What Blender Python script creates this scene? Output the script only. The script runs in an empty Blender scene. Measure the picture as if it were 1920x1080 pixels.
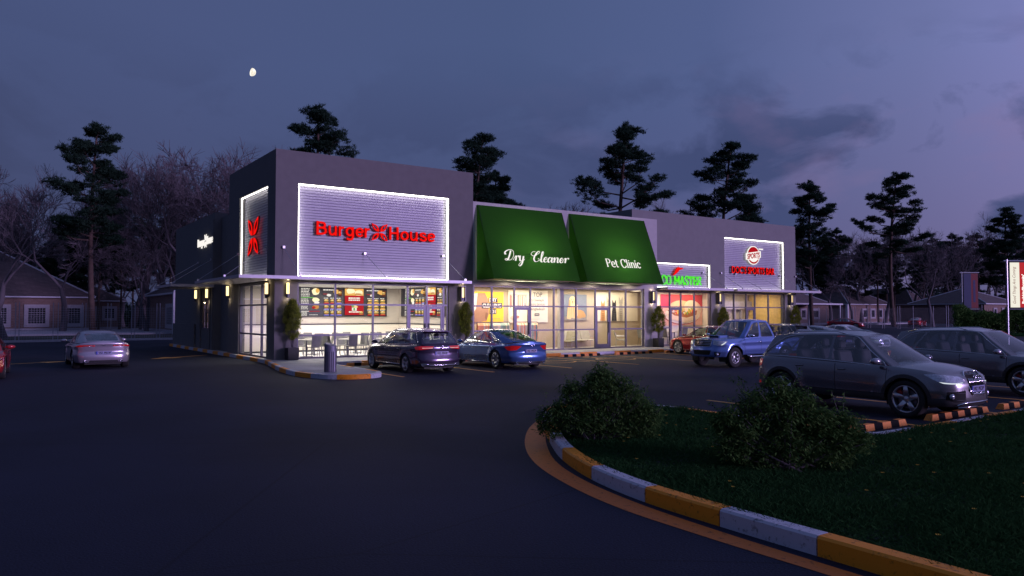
import bpy, bmesh, math, random
from mathutils import Vector, Matrix
from mathutils.geometry import delaunay_2d_cdt
R=math.radians; PI=math.pi
scn=bpy.context.scene
COL=bpy.context.collection
random.seed(7)

# ------------------------------------------------------------------ materials
def new_mat(name):
    m=bpy.data.materials.new(name); m.use_nodes=True
    nt=m.node_tree; nt.nodes.clear()
    return m,nt,nt.nodes,nt.links
def pmat(name,col,rough=.6,metal=0,var=.12,scale=6,bump=0,bscale=40,spec=.5,coat=0,emis=None,es=0,detail=4,alpha=1):
    m,nt,N,L=new_mat(name)
    out=N.new('ShaderNodeOutputMaterial'); b=N.new('ShaderNodeBsdfPrincipled')
    L.new(b.outputs[0],out.inputs[0])
    b.inputs['Roughness'].default_value=rough; b.inputs['Metallic'].default_value=metal
    b.inputs['Specular IOR Level'].default_value=spec
    if coat: b.inputs['Coat Weight'].default_value=coat; b.inputs['Coat Roughness'].default_value=.04
    tc=N.new('ShaderNodeTexCoord')
    if var>0:
        n=N.new('ShaderNodeTexNoise'); n.inputs['Scale'].default_value=scale; n.inputs['Detail'].default_value=detail
        L.new(tc.outputs['Object'],n.inputs['Vector'])
        mr=N.new('ShaderNodeMapRange'); mr.inputs[1].default_value=.3; mr.inputs[2].default_value=.7
        mr.inputs[3].default_value=1-var; mr.inputs[4].default_value=1+var
        L.new(n.outputs[0],mr.inputs[0])
        mx=N.new('ShaderNodeVectorMath'); mx.operation='SCALE'; mx.inputs[0].default_value=col[:3]
        L.new(mr.outputs[0],mx.inputs['Scale']); L.new(mx.outputs[0],b.inputs['Base Color'])
    else: b.inputs['Base Color'].default_value=(*col[:3],1)
    if bump>0:
        n2=N.new('ShaderNodeTexNoise'); n2.inputs['Scale'].default_value=bscale; n2.inputs['Detail'].default_value=3
        L.new(tc.outputs['Object'],n2.inputs['Vector'])
        bp=N.new('ShaderNodeBump'); bp.inputs['Strength'].default_value=bump; bp.inputs['Distance'].default_value=.02
        L.new(n2.outputs[0],bp.inputs['Height']); L.new(bp.outputs[0],b.inputs['Normal'])
    if emis: b.inputs['Emission Color'].default_value=(*emis,1); b.inputs['Emission Strength'].default_value=es
    return m
def emat(name,col,s):
    m,nt,N,L=new_mat(name); out=N.new('ShaderNodeOutputMaterial'); e=N.new('ShaderNodeEmission')
    e.inputs[0].default_value=(*col,1); e.inputs[1].default_value=s; L.new(e.outputs[0],out.inputs[0]); return m
def glassmat(name,tint=(.9,.92,.95),refl=1.0,rough=0.01,base=.04):
    m,nt,N,L=new_mat(name); out=N.new('ShaderNodeOutputMaterial')
    t=N.new('ShaderNodeBsdfTransparent'); t.inputs[0].default_value=(*tint,1)
    g=N.new('ShaderNodeBsdfGlossy'); g.inputs['Roughness'].default_value=rough; g.inputs[0].default_value=(refl,refl,refl,1)
    f=N.new('ShaderNodeLayerWeight'); f.inputs[0].default_value=.5
    pw=N.new('ShaderNodeMath'); pw.operation='POWER'; pw.inputs[1].default_value=3.5; L.new(f.outputs['Facing'],pw.inputs[0])
    mr=N.new('ShaderNodeMapRange'); mr.inputs[3].default_value=base; mr.inputs[4].default_value=.9; L.new(pw.outputs[0],mr.inputs[0])
    mx=N.new('ShaderNodeMixShader'); L.new(mr.outputs[0],mx.inputs[0]); L.new(t.outputs[0],mx.inputs[1]); L.new(g.outputs[0],mx.inputs[2])
    L.new(mx.outputs[0],out.inputs[0]); return m

M={}
def asphalt():
    m,nt,N,L=new_mat('asphalt'); out=N.new('ShaderNodeOutputMaterial'); b=N.new('ShaderNodeBsdfPrincipled'); L.new(b.outputs[0],out.inputs[0])
    tc=N.new('ShaderNodeTexCoord')
    n1=N.new('ShaderNodeTexNoise'); n1.inputs['Scale'].default_value=.22; n1.inputs['Detail'].default_value=6; L.new(tc.outputs['Object'],n1.inputs[0])
    n2=N.new('ShaderNodeTexNoise'); n2.inputs['Scale'].default_value=45; n2.inputs['Detail'].default_value=3; L.new(tc.outputs['Object'],n2.inputs[0])
    n3=N.new('ShaderNodeTexVoronoi'); n3.feature='DISTANCE_TO_EDGE'; n3.inputs['Scale'].default_value=.16; L.new(tc.outputs['Object'],n3.inputs[0])
    cr=N.new('ShaderNodeMapRange'); cr.inputs[1].default_value=0; cr.inputs[2].default_value=.0035; cr.inputs[3].default_value=.55; cr.inputs[4].default_value=1; L.new(n3.outputs[0],cr.inputs[0])
    r=N.new('ShaderNodeValToRGB'); r.color_ramp.elements[0].position=.3; r.color_ramp.elements[0].color=(.0085,.0110,.023,1)
    r.color_ramp.elements[1].position=.72; r.color_ramp.elements[1].color=(.020,.0235,.048,1); L.new(n1.outputs[0],r.inputs[0])
    mr=N.new('ShaderNodeMapRange'); mr.inputs[1].default_value=.25; mr.inputs[2].default_value=.75; mr.inputs[3].default_value=.55; mr.inputs[4].default_value=1.45; L.new(n2.outputs[0],mr.inputs[0])
    mu=N.new('ShaderNodeMath'); mu.operation='MULTIPLY'; L.new(mr.outputs[0],mu.inputs[0]); L.new(cr.outputs[0],mu.inputs[1])
    v=N.new('ShaderNodeVectorMath'); v.operation='SCALE'; L.new(r.outputs[0],v.inputs[0]); L.new(mu.outputs[0],v.inputs['Scale']); L.new(v.outputs[0],b.inputs['Base Color'])
    b.inputs['Roughness'].default_value=.78; b.inputs['Specular IOR Level'].default_value=.22
    bp=N.new('ShaderNodeBump'); bp.inputs['Strength'].default_value=.5; bp.inputs['Distance'].default_value=.01; L.new(n2.outputs[0],bp.inputs['Height']); L.new(bp.outputs[0],b.inputs['Normal'])
    return m
def worn_paint(name,col):
    m,nt,N,L=new_mat(name); out=N.new('ShaderNodeOutputMaterial'); b=N.new('ShaderNodeBsdfPrincipled'); L.new(b.outputs[0],out.inputs[0])
    tc=N.new('ShaderNodeTexCoord'); n=N.new('ShaderNodeTexNoise'); n.inputs['Scale'].default_value=14; n.inputs['Detail'].default_value=8; n.inputs['Roughness'].default_value=.7; L.new(tc.outputs['Object'],n.inputs[0])
    r=N.new('ShaderNodeValToRGB'); r.color_ramp.elements[0].position=.34; r.color_ramp.elements[0].color=tuple(c*.35 for c in col)+(1,)
    r.color_ramp.elements[1].position=.44; r.color_ramp.elements[1].color=(*col,1); L.new(n.outputs[0],r.inputs[0]); L.new(r.outputs[0],b.inputs['Base Color'])
    b.inputs['Roughness'].default_value=.6; return m
def brickmat(name,c1,c2,mort,scale=1.0):
    m,nt,N,L=new_mat(name); out=N.new('ShaderNodeOutputMaterial'); b=N.new('ShaderNodeBsdfPrincipled'); L.new(b.outputs[0],out.inputs[0])
    tc=N.new('ShaderNodeTexCoord'); sx=N.new('ShaderNodeSeparateXYZ'); L.new(tc.outputs['Object'],sx.inputs[0])
    a=N.new('ShaderNodeMath'); a.operation='ADD'; L.new(sx.outputs[0],a.inputs[0]); L.new(sx.outputs[1],a.inputs[1])
    cx=N.new('ShaderNodeCombineXYZ'); L.new(a.outputs[0],cx.inputs[0]); L.new(sx.outputs[2],cx.inputs[1])
    k=N.new('ShaderNodeTexBrick'); k.inputs['Scale'].default_value=scale; k.inputs['Color1'].default_value=(*c1,1); k.inputs['Color2'].default_value=(*c2,1); k.inputs['Mortar'].default_value=(*mort,1)
    k.inputs['Brick Width'].default_value=.5; k.inputs['Row Height'].default_value=.17; k.inputs['Mortar Size'].default_value=.012
    L.new(cx.outputs[0],k.inputs[0]); L.new(k.outputs[0],b.inputs['Base Color']); b.inputs['Roughness'].default_value=.85
    bp=N.new('ShaderNodeBump'); bp.inputs['Strength'].default_value=.4; L.new(k.outputs['Fac'],bp.inputs['Height']); bp.invert=True; L.new(bp.outputs[0],b.inputs['Normal'])
    return m
def fabricglow(name,col):
    m,nt,N,L=new_mat(name); out=N.new('ShaderNodeOutputMaterial'); d=N.new('ShaderNodeBsdfDiffuse'); t=N.new('ShaderNodeBsdfTranslucent'); mx=N.new('ShaderNodeMixShader')
    tc=N.new('ShaderNodeTexCoord'); w=N.new('ShaderNodeTexNoise'); w.inputs['Scale'].default_value=60; L.new(tc.outputs['Object'],w.inputs[0])
    mr=N.new('ShaderNodeMapRange'); mr.inputs[3].default_value=.9; mr.inputs[4].default_value=1.1; L.new(w.outputs[0],mr.inputs[0])
    v=N.new('ShaderNodeVectorMath'); v.operation='SCALE'; v.inputs[0].default_value=col; L.new(mr.outputs[0],v.inputs['Scale'])
    L.new(v.outputs[0],d.inputs[0]); L.new(v.outputs[0],t.inputs[0]); mx.inputs[0].default_value=.45
    L.new(d.outputs[0],mx.inputs[1]); L.new(t.outputs[0],mx.inputs[2]); L.new(mx.outputs[0],out.inputs[0]); return m
def bladesmat(name,c1,c2,tr=.3):
    m,nt,N,L=new_mat(name); out=N.new('ShaderNodeOutputMaterial'); d=N.new('ShaderNodeBsdfDiffuse'); t=N.new('ShaderNodeBsdfTranslucent'); mx=N.new('ShaderNodeMixShader')
    g=N.new('ShaderNodeNewGeometry'); r=N.new('ShaderNodeValToRGB'); r.color_ramp.elements[0].color=(*c1,1); r.color_ramp.elements[1].color=(*c2,1)
    L.new(g.outputs['Random Per Island'],r.inputs[0]); L.new(r.outputs[0],d.inputs[0]); L.new(r.outputs[0],t.inputs[0]); mx.inputs[0].default_value=tr
    L.new(d.outputs[0],mx.inputs[1]); L.new(t.outputs[0],mx.inputs[2]); L.new(mx.outputs[0],out.inputs[0]); return m

M['asphalt']=asphalt()
M['yline']=worn_paint('yellow_road_paint',(.85,.40,.07))
M['oband']=worn_paint('orange_road_paint',(.62,.165,.015))
M['kerb_y']=worn_paint('kerb_orange_paint',(.85,.29,.008))
M['kerb_w']=worn_paint('kerb_white_paint',(.52,.52,.60))
M['concrete']=pmat('pavement_concrete',(.36,.35,.36),.8,var=.18,scale=1.2,bump=.2)
M['stucco_d']=pmat('dark_stucco',(.145,.14,.145),.9,var=.06,scale=3,bump=.5,bscale=90)
M['stucco_l']=pmat('light_stucco',(.42,.40,.42),.85,var=.05,scale=3,bump=.35,bscale=90)
M['stucco_m']=pmat('mid_stucco',(.195,.19,.20),.85,var=.05,scale=3,bump=.5,bscale=90)
M['siding']=pmat('ribbed_siding',(.34,.33,.42),.45,var=.05,scale=2)
M['trim']=pmat('canopy_metal',(.38,.37,.42),.42,metal=.3,var=.04)
M['cable']=pmat('steel_rod',(.45,.45,.5),.35,metal=.8,var=.03)
M['mull']=pmat('mullion_metal',(.085,.08,.115),.4,metal=.4,var=.04)
M['darkframe']=pmat('dark_metal',(.03,.03,.035),.4,metal=.4,var=.05)
M['glass']=glassmat('shop_glass',(.92,.93,.95),base=.05)
M['wall_in']=pmat('beige_interior_wall',(.50,.45,.38),.7,var=.03,scale=2)
M['wall_white']=pmat('cream_interior_panel',(.78,.72,.62),.5,var=.02)
M['wall_tan']=pmat('tan_interior_wall',(.44,.36,.27),.8,var=.05,scale=2)
M['floor_w']=pmat('bright_floor_tile',(.8,.79,.77),.35,var=.03)
M['floor_t']=pmat('beige_floor_tile',(.5,.46,.4),.35,var=.05)
M['ceil']=pmat('interior_ceiling',(.6,.6,.58),.8,var=.02)
M['black']=pmat('black_plastic',(.015,.015,.017),.45,var=.1)
M['planter']=pmat('black_planter',(.02,.02,.022),.5,var=.15,bump=.1)
M['soil']=pmat('soil',(.03,.02,.015),1,var=.3)
M['bark']=pmat('bark',(.10,.07,.055),.9,var=.35,scale=3,bump=.6,bscale=12)
M['barkp']=pmat('pine_bark',(.075,.048,.04),.9,var=.35,scale=2,bump=.6,bscale=10)
M['twig']=pmat('bare_twig_bark',(.095,.082,.095),.9,var=.25,scale=1)
M['needle']=bladesmat('pine_needles',(.016,.034,.024),(.03,.06,.04),.2)
M['leaf']=bladesmat('shrub_leaves',(.032,.085,.024),(.11,.19,.055),.3)
M['leafp']=bladesmat('conifer_sprays',(.06,.095,.02),(.26,.28,.05),.35)
M['grass']=bladesmat('grass_blades',(.013,.048,.017),(.035,.090,.030),.3)
M['lawn']=pmat('lawn_soil',(.010,.020,.010),1,var=.3,scale=3)
M['flower']=pmat('yellow_flower',(.6,.35,.02),.7)
M['led']=emat('led_strip_white',(1,.94,.86),11.)
M['led2']=emat('led_strip_soft',(1,.95,.88),6.)
M['sconce']=emat('sconce_glow',(1,.72,.32),2.3)
M['red_l']=emat('red_lit_letters',(1,.008,.006),.92)
M['red_edge']=pmat('red_letter_return',(.10,.004,.006),.5,var=.02)
M['white_l']=emat('white_lit_letters',(1,.95,.9),1.0)
M['green_l']=emat('green_lit_letters',(.10,.95,.03),.95)
M['paper']=pmat('poster_paper',(.78,.72,.6),.6,var=.02)
M['brick']=brickmat('brown_brick',(.23,.145,.12),(.17,.105,.09),(.22,.18,.17))
M['roof']=brickmat('roof_tile',(.13,.095,.10),(.09,.065,.07),(.05,.04,.04))
M['wtrim']=pmat('white_wood_trim',(.55,.55,.62),.6,var=.08)
M['winframe']=pmat('window_surround',(.36,.34,.38),.7,var=.1)
M['window']=pmat('dark_window_pane',(.012,.013,.018),.08,var=.1)
M['wire']=pmat('galvanised_wire',(.30,.30,.36),.45,metal=.5,var=.05)
M['plinth']=pmat('pale_paving',(.38,.37,.42),.8,var=.12)
M['steel']=pmat('brushed_grey_metal',(.13,.13,.17),.4,metal=.6,var=.05)
M['stop_o']=worn_paint('wheel_stop_orange',(.78,.26,.035))
M['stop_k']=pmat('wheel_stop_black',(.008,.008,.009),.8,var=.2,spec=.1)

# ------------------------------------------------------------------ mesh builder
class MB:
    def __init__(s): s.v=[]; s.f=[]; s.m=[]
    def add(s,vs,fs,mi=0):
        o=len(s.v); s.v+= [tuple(p) for p in vs]; s.f+=[tuple(i+o for i in f) for f in fs]; s.m+=[mi]*len(fs); return s
    def box(s,x0,x1,y0,y1,z0,z1,mi=0):
        if x0>x1:x0,x1=x1,x0
        if y0>y1:y0,y1=y1,y0
        if z0>z1:z0,z1=z1,z0
        v=[(x0,y0,z0),(x1,y0,z0),(x1,y1,z0),(x0,y1,z0),(x0,y0,z1),(x1,y0,z1),(x1,y1,z1),(x0,y1,z1)]
        return s.add(v,[(0,3,2,1),(4,5,6,7),(0,1,5,4),(1,2,6,5),(2,3,7,6),(3,0,4,7)],mi)
    def quad(s,*p,mi=0): return s.add(p,[tuple(range(len(p)))],mi)
    def tube(s,pts,r,n=6,mi=0,cap=True):
        pts=[Vector(p) for p in pts]; rs=r if isinstance(r,(list,tuple)) else [r]*len(pts); vs=[];fs=[]
        up=None
        for i,p in enumerate(pts):
            d=(pts[min(i+1,len(pts)-1)]-pts[max(i-1,0)]).normalized()
            if up is None: up=Vector((0,0,1)) if abs(d.z)<.9 else Vector((1,0,0))
            a=d.cross(up)
            if a.length<1e-4: a=d.cross(Vector((0,1,0)))
            a.normalize(); b=d.cross(a).normalized(); up=-b if False else up
            for k in range(n):
                t=2*PI*k/n; vs.append(p+(a*math.cos(t)+b*math.sin(t))*rs[i])
        for i in range(len(pts)-1):
            for k in range(n):
                fs.append((i*n+k,i*n+(k+1)%n,(i+1)*n+(k+1)%n,(i+1)*n+k))
        if cap: fs.append(tuple(range(n))[::-1]); fs.append(tuple((len(pts)-1)*n+k for k in range(n)))
        return s.add(vs,fs,mi)
    def lathe(s,prof,c=(0,0,0),axis='z',n=24,mi=0,a0=0,a1=2*PI):
        vs=[];fs=[];k=len(prof); full=abs(a1-a0-2*PI)<1e-6; nn=n if full else n+1
        for j in range(nn):
            t=a0+(a1-a0)*j/n; ct,st=math.cos(t),math.sin(t)
            for (r,h) in prof:
                if axis=='z': p=(c[0]+r*ct,c[1]+r*st,c[2]+h)
                elif axis=='y': p=(c[0]+r*ct,c[1]+h,c[2]+r*st)
                else: p=(c[0]+h,c[1]+r*ct,c[2]+r*st)
                vs.append(p)
        for j in range(n):
            j2=(j+1)%nn
            for i in range(k-1):
                fs.append((j*k+i,j2*k+i,j2*k+i+1,j*k+i+1))
        return s.add(vs,fs,mi)
    def prism(s,poly,f,d0,d1,mi=0,side=None):
        """poly 2d, f(u,v,d)->xyz"""
        n=len(poly); side=mi if side is None else side
        s.add([f(u,v,d1) for u,v in poly],[tuple(range(n))],mi)
        s.add([f(u,v,d0) for u,v in poly],[tuple(range(n))[::-1]],mi)
        s.add([f(u,v,d0) for u,v in poly]+[f(u,v,d1) for u,v in poly],[(i,(i+1)%n,n+(i+1)%n,n+i) for i in range(n)],side); return s
    def build(s,name,mats,parent=None,smooth=False,world=True,fixn=False):
        me=bpy.data.meshes.new(name)
        off=Vector((0,0,0))
        if parent is not None and world:
            q=parent
            while q is not None: off+=q.location; q=q.parent
        me.from_pydata([(p[0]-off.x,p[1]-off.y,p[2]-off.z) for p in s.v],[],s.f)
        if not isinstance(mats,(list,tuple)): mats=[mats]
        for m in mats: me.materials.append(M[m] if isinstance(m,str) else m)
        if len(mats)>1: me.polygons.foreach_set('material_index',s.m)
        if fixn:
            b=bmesh.new(); b.from_mesh(me); bmesh.ops.recalc_face_normals(b,faces=b.faces); b.to_mesh(me); b.free()
        if smooth: me.polygons.foreach_set('use_smooth',[True]*len(me.polygons))
        me.update()
        o=bpy.data.objects.new(name,me); COL.objects.link(o)
        if parent is not None: o.parent=parent
        return o
def tag(o,label=None,cat=None,group=None,kind=None):
    if label: o['label']=label
    if cat: o['category']=cat
    if group: o['group']=group
    if kind: o['kind']=kind
    return o
def empty(name,loc,label,cat,group=None,rz=0):
    o=bpy.data.objects.new(name,None); COL.objects.link(o); o.location=loc; o.rotation_euler=(0,0,rz); o.empty_display_size=.2
    return tag(o,label,cat,group)
def kids(o): return [c for c in bpy.data.objects if c.parent==o]
def copy_tree(o,parent=None):
    c=o.copy(); COL.objects.link(c); c.parent=parent
    for ch in kids(o): copy_tree(ch,c)
    return c
def dup(o,loc,rz,label,group=None,scale=None):
    c=copy_tree(o); c.location=loc; c.rotation_euler=(0,0,rz); c['label']=label
    if group: c['group']=group
    if scale: c.scale=(scale,)*3 if not isinstance(scale,tuple) else scale
    return c

# camera frame (AZ: view azimuth), used to stand far things where they are seen
F=1413.; H=2.05; CX,CY=-9.62,-31.0
PITCH=math.atan(48/F); AZ=R(55.27)
FW=Vector((math.cos(AZ),math.sin(AZ),0)); RT=Vector((math.sin(AZ),-math.cos(AZ),0))
def at(px,D): # ground point seen in column px of a 1920 wide frame at depth D
    p=Vector((CX,CY,0))+FW*D+RT*(D*(px-960)/F); return p.x,p.y

# ------------------------------------------------------------------ text
def text_poly(s,size=1,off=0,ext=0,xs=1,align='LEFT',shear=0,sp=1):
    cu=bpy.data.curves.new('t','FONT'); cu.body=s; cu.size=size; cu.offset=off; cu.extrude=ext; cu.align_x=align; cu.shear=shear; cu.space_character=sp
    cu.resolution_u=4
    o=bpy.data.objects.new('t',cu); COL.objects.link(o)
    dg=bpy.context.evaluated_depsgraph_get(); me=bpy.data.meshes.new_from_object(o.evaluated_get(dg))
    v=[(p.co.x*xs,p.co.y,p.co.z) for p in me.vertices]; f=[tuple(q.vertices) for q in me.polygons]; nz=[(1 if min(me.vertices[i].co.z for i in q.vertices)>max(ext,1e-9)*.9 or ext==0 else 0) for q in me.polygons]
    bpy.data.objects.remove(o); bpy.data.curves.remove(cu); bpy.data.meshes.remove(me)
    return v,f,nz
def put_text(mb,s,fn,size,off=0,ext=.0,xs=1,align='LEFT',shear=0,mi=0,side=0,width=None,height=None,sp=1):
    """fn(u,v,w)->xyz. width/height: fit the whole text into these"""
    v,f,nz=text_poly(s,size,off,ext,xs,align,shear,sp)
    if not v: return
    if width:
        x0=min(p[0] for p in v); x1=max(p[0] for p in v); k=width/(x1-x0); v=[((p[0]-x0)*k if align=='LEFT' else p[0]*k,p[1],p[2]) for p in v]
    if height:
        y0=min(p[1] for p in v); y1=max(p[1] for p in v); k=height/(y1-y0); v=[(p[0],(p[1]-y0)*k,p[2]) for p in v]
    o=len(mb.v); mb.v+=[fn(*p) for p in v]; mb.f+=[tuple(i+o for i in q) for q in f]; mb.m+=[mi if z>.5 else side for z in nz]
def catm(P,n=6,closed=False):
    out=[]; k=len(P); 
    for i in range(k if closed else k-1):
        if closed: p0,p1,p2,p3=P[(i-1)%k],P[i],P[(i+1)%k],P[(i+2)%k]
        else: p0,p1,p2,p3=P[max(i-1,0)],P[i],P[i+1],P[min(i+2,k-1)]
        for j in range(n):
            t=j/n; out.append(tuple(.5*((2*b)+(-a+c)*t+(2*a-5*b+4*c-d)*t*t+(-a+3*b-3*c+d)*t**3) for a,b,c,d in zip(p0,p1,p2,p3)))
    if not closed: out.append(tuple(P[-1]))
    return out
def ribbon(mb,P,fn,wmin,wmax,d,mi=0,sm=True,shear=0):
    pts=catm(P,8) if sm else P
    L=[];Rr=[]
    for i,p in enumerate(pts):
        a=pts[max(i-1,0)]; b=pts[min(i+1,len(pts)-1)]; dx,dy=b[0]-a[0],b[1]-a[1]; l=math.hypot(dx,dy) or 1; dx/=l;dy/=l
        w=wmin+(wmax-wmin)*(max(0,-dy)**1.3 if sm else abs(dy)); 
        if sm and (i==0 or i==len(pts)-1): w*=.5
        L.append((p[0]-dy*w/2,p[1]+dx*w/2)); Rr.append((p[0]+dy*w/2,p[1]-dx*w/2))
    sh=lambda p:(p[0]+shear*p[1],p[1])
    vs=[fn(*sh(p),d) for p in L]+[fn(*sh(p),d) for p in Rr]; n=len(L)
    mb.add(vs,[(i,i+1,n+i+1,n+i) for i in range(n-1)],mi)
SCRIPT={
 'r':([[(-.2,.1),(.12,.9),(.25,1.0)],[(.27,1.0),(.27,.5),(.25,0)],[(.28,.5),(.45,.92),(.6,1.0),(.72,.8)]],.78),
 'y':([[(-.1,.6),(.1,1),(.14,.6),(.2,.15),(.4,0),(.62,.3)],[(.7,1),(.68,.2),(.6,-.5),(.35,-.95),(.1,-.8),(.3,-.35),(.75,.1),(1.0,.4)]],1.25),
 'l':([[(-.1,.2),(.2,1.0),(.36,1.75),(.27,2.1),(.15,1.8),(.12,1.0),(.14,.2),(.28,0),(.48,.2)]],.45),
 'e':([[(0,.35),(.3,.5),(.46,.8),(.32,1.0),(.12,.75),(.08,.3),(.28,0),(.58,.25)]],.58),
 'a':([[(.5,.8),(.32,1.0),(.1,.7),(.08,.25),(.22,0),(.46,.4),(.54,.95)],[(.6,1.0),(.57,.4),(.62,.05),(.74,.02),(.88,.25)]],.84),
 'n':([[(-.1,.6),(.06,1.0),(.12,.6),(.12,0)],[(.14,.4),(.34,.9),(.48,1.0),(.58,.8),(.56,.2),(.66,0),(.84,.25)]],.84),
 'D':([[(.8,1.95),(.75,1.2),(.6,.3),(.35,.03),(.08,.2),(.3,.35),(.75,.1),(1.15,.25),(1.4,.9),(1.3,1.7),(.9,2.1),(.3,2.0),(-.08,1.6),(0,1.2),(.22,1.25)]],1.62),
 'C':([[(.85,1.5),(1.1,1.9),(1.0,2.12),(.7,1.8),(.45,1.0),(.45,.4),(.7,.02),(1.05,.2),(1.15,.55),(.95,.7)],[(.72,1.75),(.6,1.3),(.25,1.15),(-.05,1.5),(.15,1.95),(.5,2.0)]],1.3),
 ' ':([],.55)}
def _st(x,y0,y1,ser=.16):  # stem with serifs
    return [[(x,y0),(x,y1)],[(x-ser,y0+.035),(x+ser,y0+.035)],[(x-ser,y1-.035),(x+ser,y1-.035)]]
SERIF={
 'P':(_st(.15,0,1.5)+['c',[(.15,1.46),(.55,1.45),(.8,1.15),(.55,.75),(.18,.72)]],.95),
 'e':(['c',[(.1,.55),(.62,.56),(.58,.85),(.35,1.0),(.1,.75),(.1,.25),(.38,.0),(.66,.15)]],.78),
 't':(['c',[(.2,1.35),(.2,.25),(.32,.02),(.5,.1)],[(0,.98),(.48,.98)]],.6),
 'C':(['c',[(.95,1.1),(.85,1.45),(.5,1.52),(.15,1.2),(.12,.4),(.45,-.02),(.8,.08),(.98,.35)],[(.95,1.0),(.95,1.5)]],1.12),
 'l':([[(.18,0),(.18,1.55)],[(0,.035),(.36,.035)],[(0,1.52),(.18,1.52)]],.42),
 'i':([[(.18,0),(.18,1.0)],[(0,.035),(.36,.035)],[(0,.97),(.18,.97)],[(.18,1.22),(.18,1.42)]],.42),
 'n':([[(.16,0),(.16,1.0)],[(0,.035),(.32,.035)],[(0,.97),(.16,.97)],'c',[(.18,.75),(.42,.98),(.62,.85),(.66,.4),(.66,0)],'s',[(.52,.035),(.8,.035)]],.86),
 'c':(['c',[(.62,.8),(.4,1.0),(.12,.78),(.1,.3),(.38,0),(.66,.2)],'s',[(.62,.68),(.62,.95)]],.76),
 'T':(_st(.45,0,1.5)+[[(0,1.44),(.9,1.44)],[(.04,1.15),(.04,1.5)],[(.86,1.15),(.86,1.5)]],1.0),
 'A':([[(.08,0),(.5,1.5)],[(.92,0),(.5,1.5)],[(.25,.5),(.75,.5)],[(-.05,.04),(.28,.04)],[(.72,.04),(1.05,.04)]],1.1),
 'O':(['c',[(.55,1.5),(.15,1.2),(.12,.35),(.55,0),(.98,.35),(.95,1.2),(.55,1.5)]],1.2),
 'M':([[(.15,0),(.15,1.5)],[(1.15,0),(1.15,1.5)],[(.15,1.5),(.65,.3)],[(.65,.3),(1.15,1.5)],[(0,.04),(.32,.04)],[(.98,.04),(1.3,.04)]],1.4),
 'S':(['c',[(.8,1.15),(.72,1.45),(.4,1.5),(.12,1.2),(.3,.85),(.65,.62),(.82,.3),(.5,0),(.18,.08),(.1,.4)],'s',[(.82,1.05),(.82,1.5)],[(.08,.0),(.08,.45)]],1.0),
 'E':(_st(.17,0,1.5)+[[(.17,1.44),(.82,1.44)],[(.17,.06),(.85,.06)],[(.17,.77),(.6,.77)],[(.8,1.12),(.8,1.5)],[(.84,0),(.84,.4)],[(.6,.6),(.6,.94)]],.98),
 'R':(_st(.17,0,1.5)+['c',[(.17,1.46),(.6,1.45),(.82,1.12),(.6,.8),(.2,.76)],'s',[(.5,.78),(.85,.05)],[(.72,.04),(1.05,.04)]],1.08),
 ' ':([],.6)}
def put_strokes(mb,font,s,fn,h,wmin,wmax,mi=0,shear=0,width=None,d0=0,thick=0):
    x=0; items=[]
    for ch in s:
        st,adv=font[ch]; sm=font is SCRIPT
        for q in st:
            if q=='c': sm=True; continue
            if q=='s': sm=False; continue
            items.append((x,q,sm)); 
        x+=adv
    sc=(width/x/h) if width else 1
    for k,(ox,q,sm) in enumerate(items):
        P=[((ox+p[0])*h*sc,p[1]*h) for p in q]
        if font is SERIF and sm:
            pts=catm(P,7); 
            L=[];Q=[]
            for i,p in enumerate(pts):
                a=pts[max(i-1,0)]; b=pts[min(i+1,len(pts)-1)]; dx,dy=b[0]-a[0],b[1]-a[1]; l=math.hypot(dx,dy) or 1; dx/=l;dy/=l
                w=wmin+(wmax-wmin)*abs(dy); L.append((p[0]-dy*w/2,p[1]+dx*w/2)); Q.append((p[0]+dy*w/2,p[1]-dx*w/2))
            n=len(L); mb.add([fn(*p,d0+k*.0012) for p in L]+[fn(*p,d0+k*.0012) for p in Q],[(i,i+1,n+i+1,n+i) for i in range(n-1)],mi)
        else: ribbon(mb,P,fn,wmin,wmax,d0+k*.0012,mi,sm,shear)

def _el(cx,cy,rx,ry,n=14): return [(cx+rx*math.cos(2*PI*i/n),cy+ry*math.sin(2*PI*i/n)) for i in range(n+1)]
BOLD={
 'B':([('s',[(.1,0),(.1,1)]),('c',[(.1,.905),(.40,.905),(.585,.83),(.585,.62),(.42,.535),(.1,.53)]),('c',[(.1,.53),(.44,.53),(.65,.43),(.65,.2),(.46,.098),(.1,.095)])],.86),
 'u':([('c',[(.1,.72),(.1,.32),(.17,.11),(.34,.085),(.52,.24)]),('s',[(.54,.72),(.54,0)])],.735),
 'r':([('s',[(.1,.72),(.1,0)]),('c',[(.1,.40),(.19,.60),(.41,.64)])],.50),
 'g':([('c',_el(.33,.37,.225,.275)),('c',[(.56,.72),(.56,.3),(.56,.0),(.48,-.17),(.30,-.205),(.10,-.14)])],.745),
 'e':([('s',[(.1,.37),(.57,.37)]),('c',[(.57,.37),(.51,.57),(.33,.645),(.15,.56),(.095,.36),(.16,.15),(.35,.08),(.56,.19)])],.68),
 'H':([('s',[(.1,0),(.1,1)]),('s',[(.65,0),(.65,1)]),('s',[(.1,.52),(.65,.52)])],.85),
 'o':([('c',_el(.34,.365,.245,.285))],.745),
 's':([('c',[(.53,.56),(.36,.65),(.15,.59),(.15,.45),(.34,.375),(.53,.29),(.51,.12),(.30,.075),(.07,.19)])],.66)}
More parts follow.
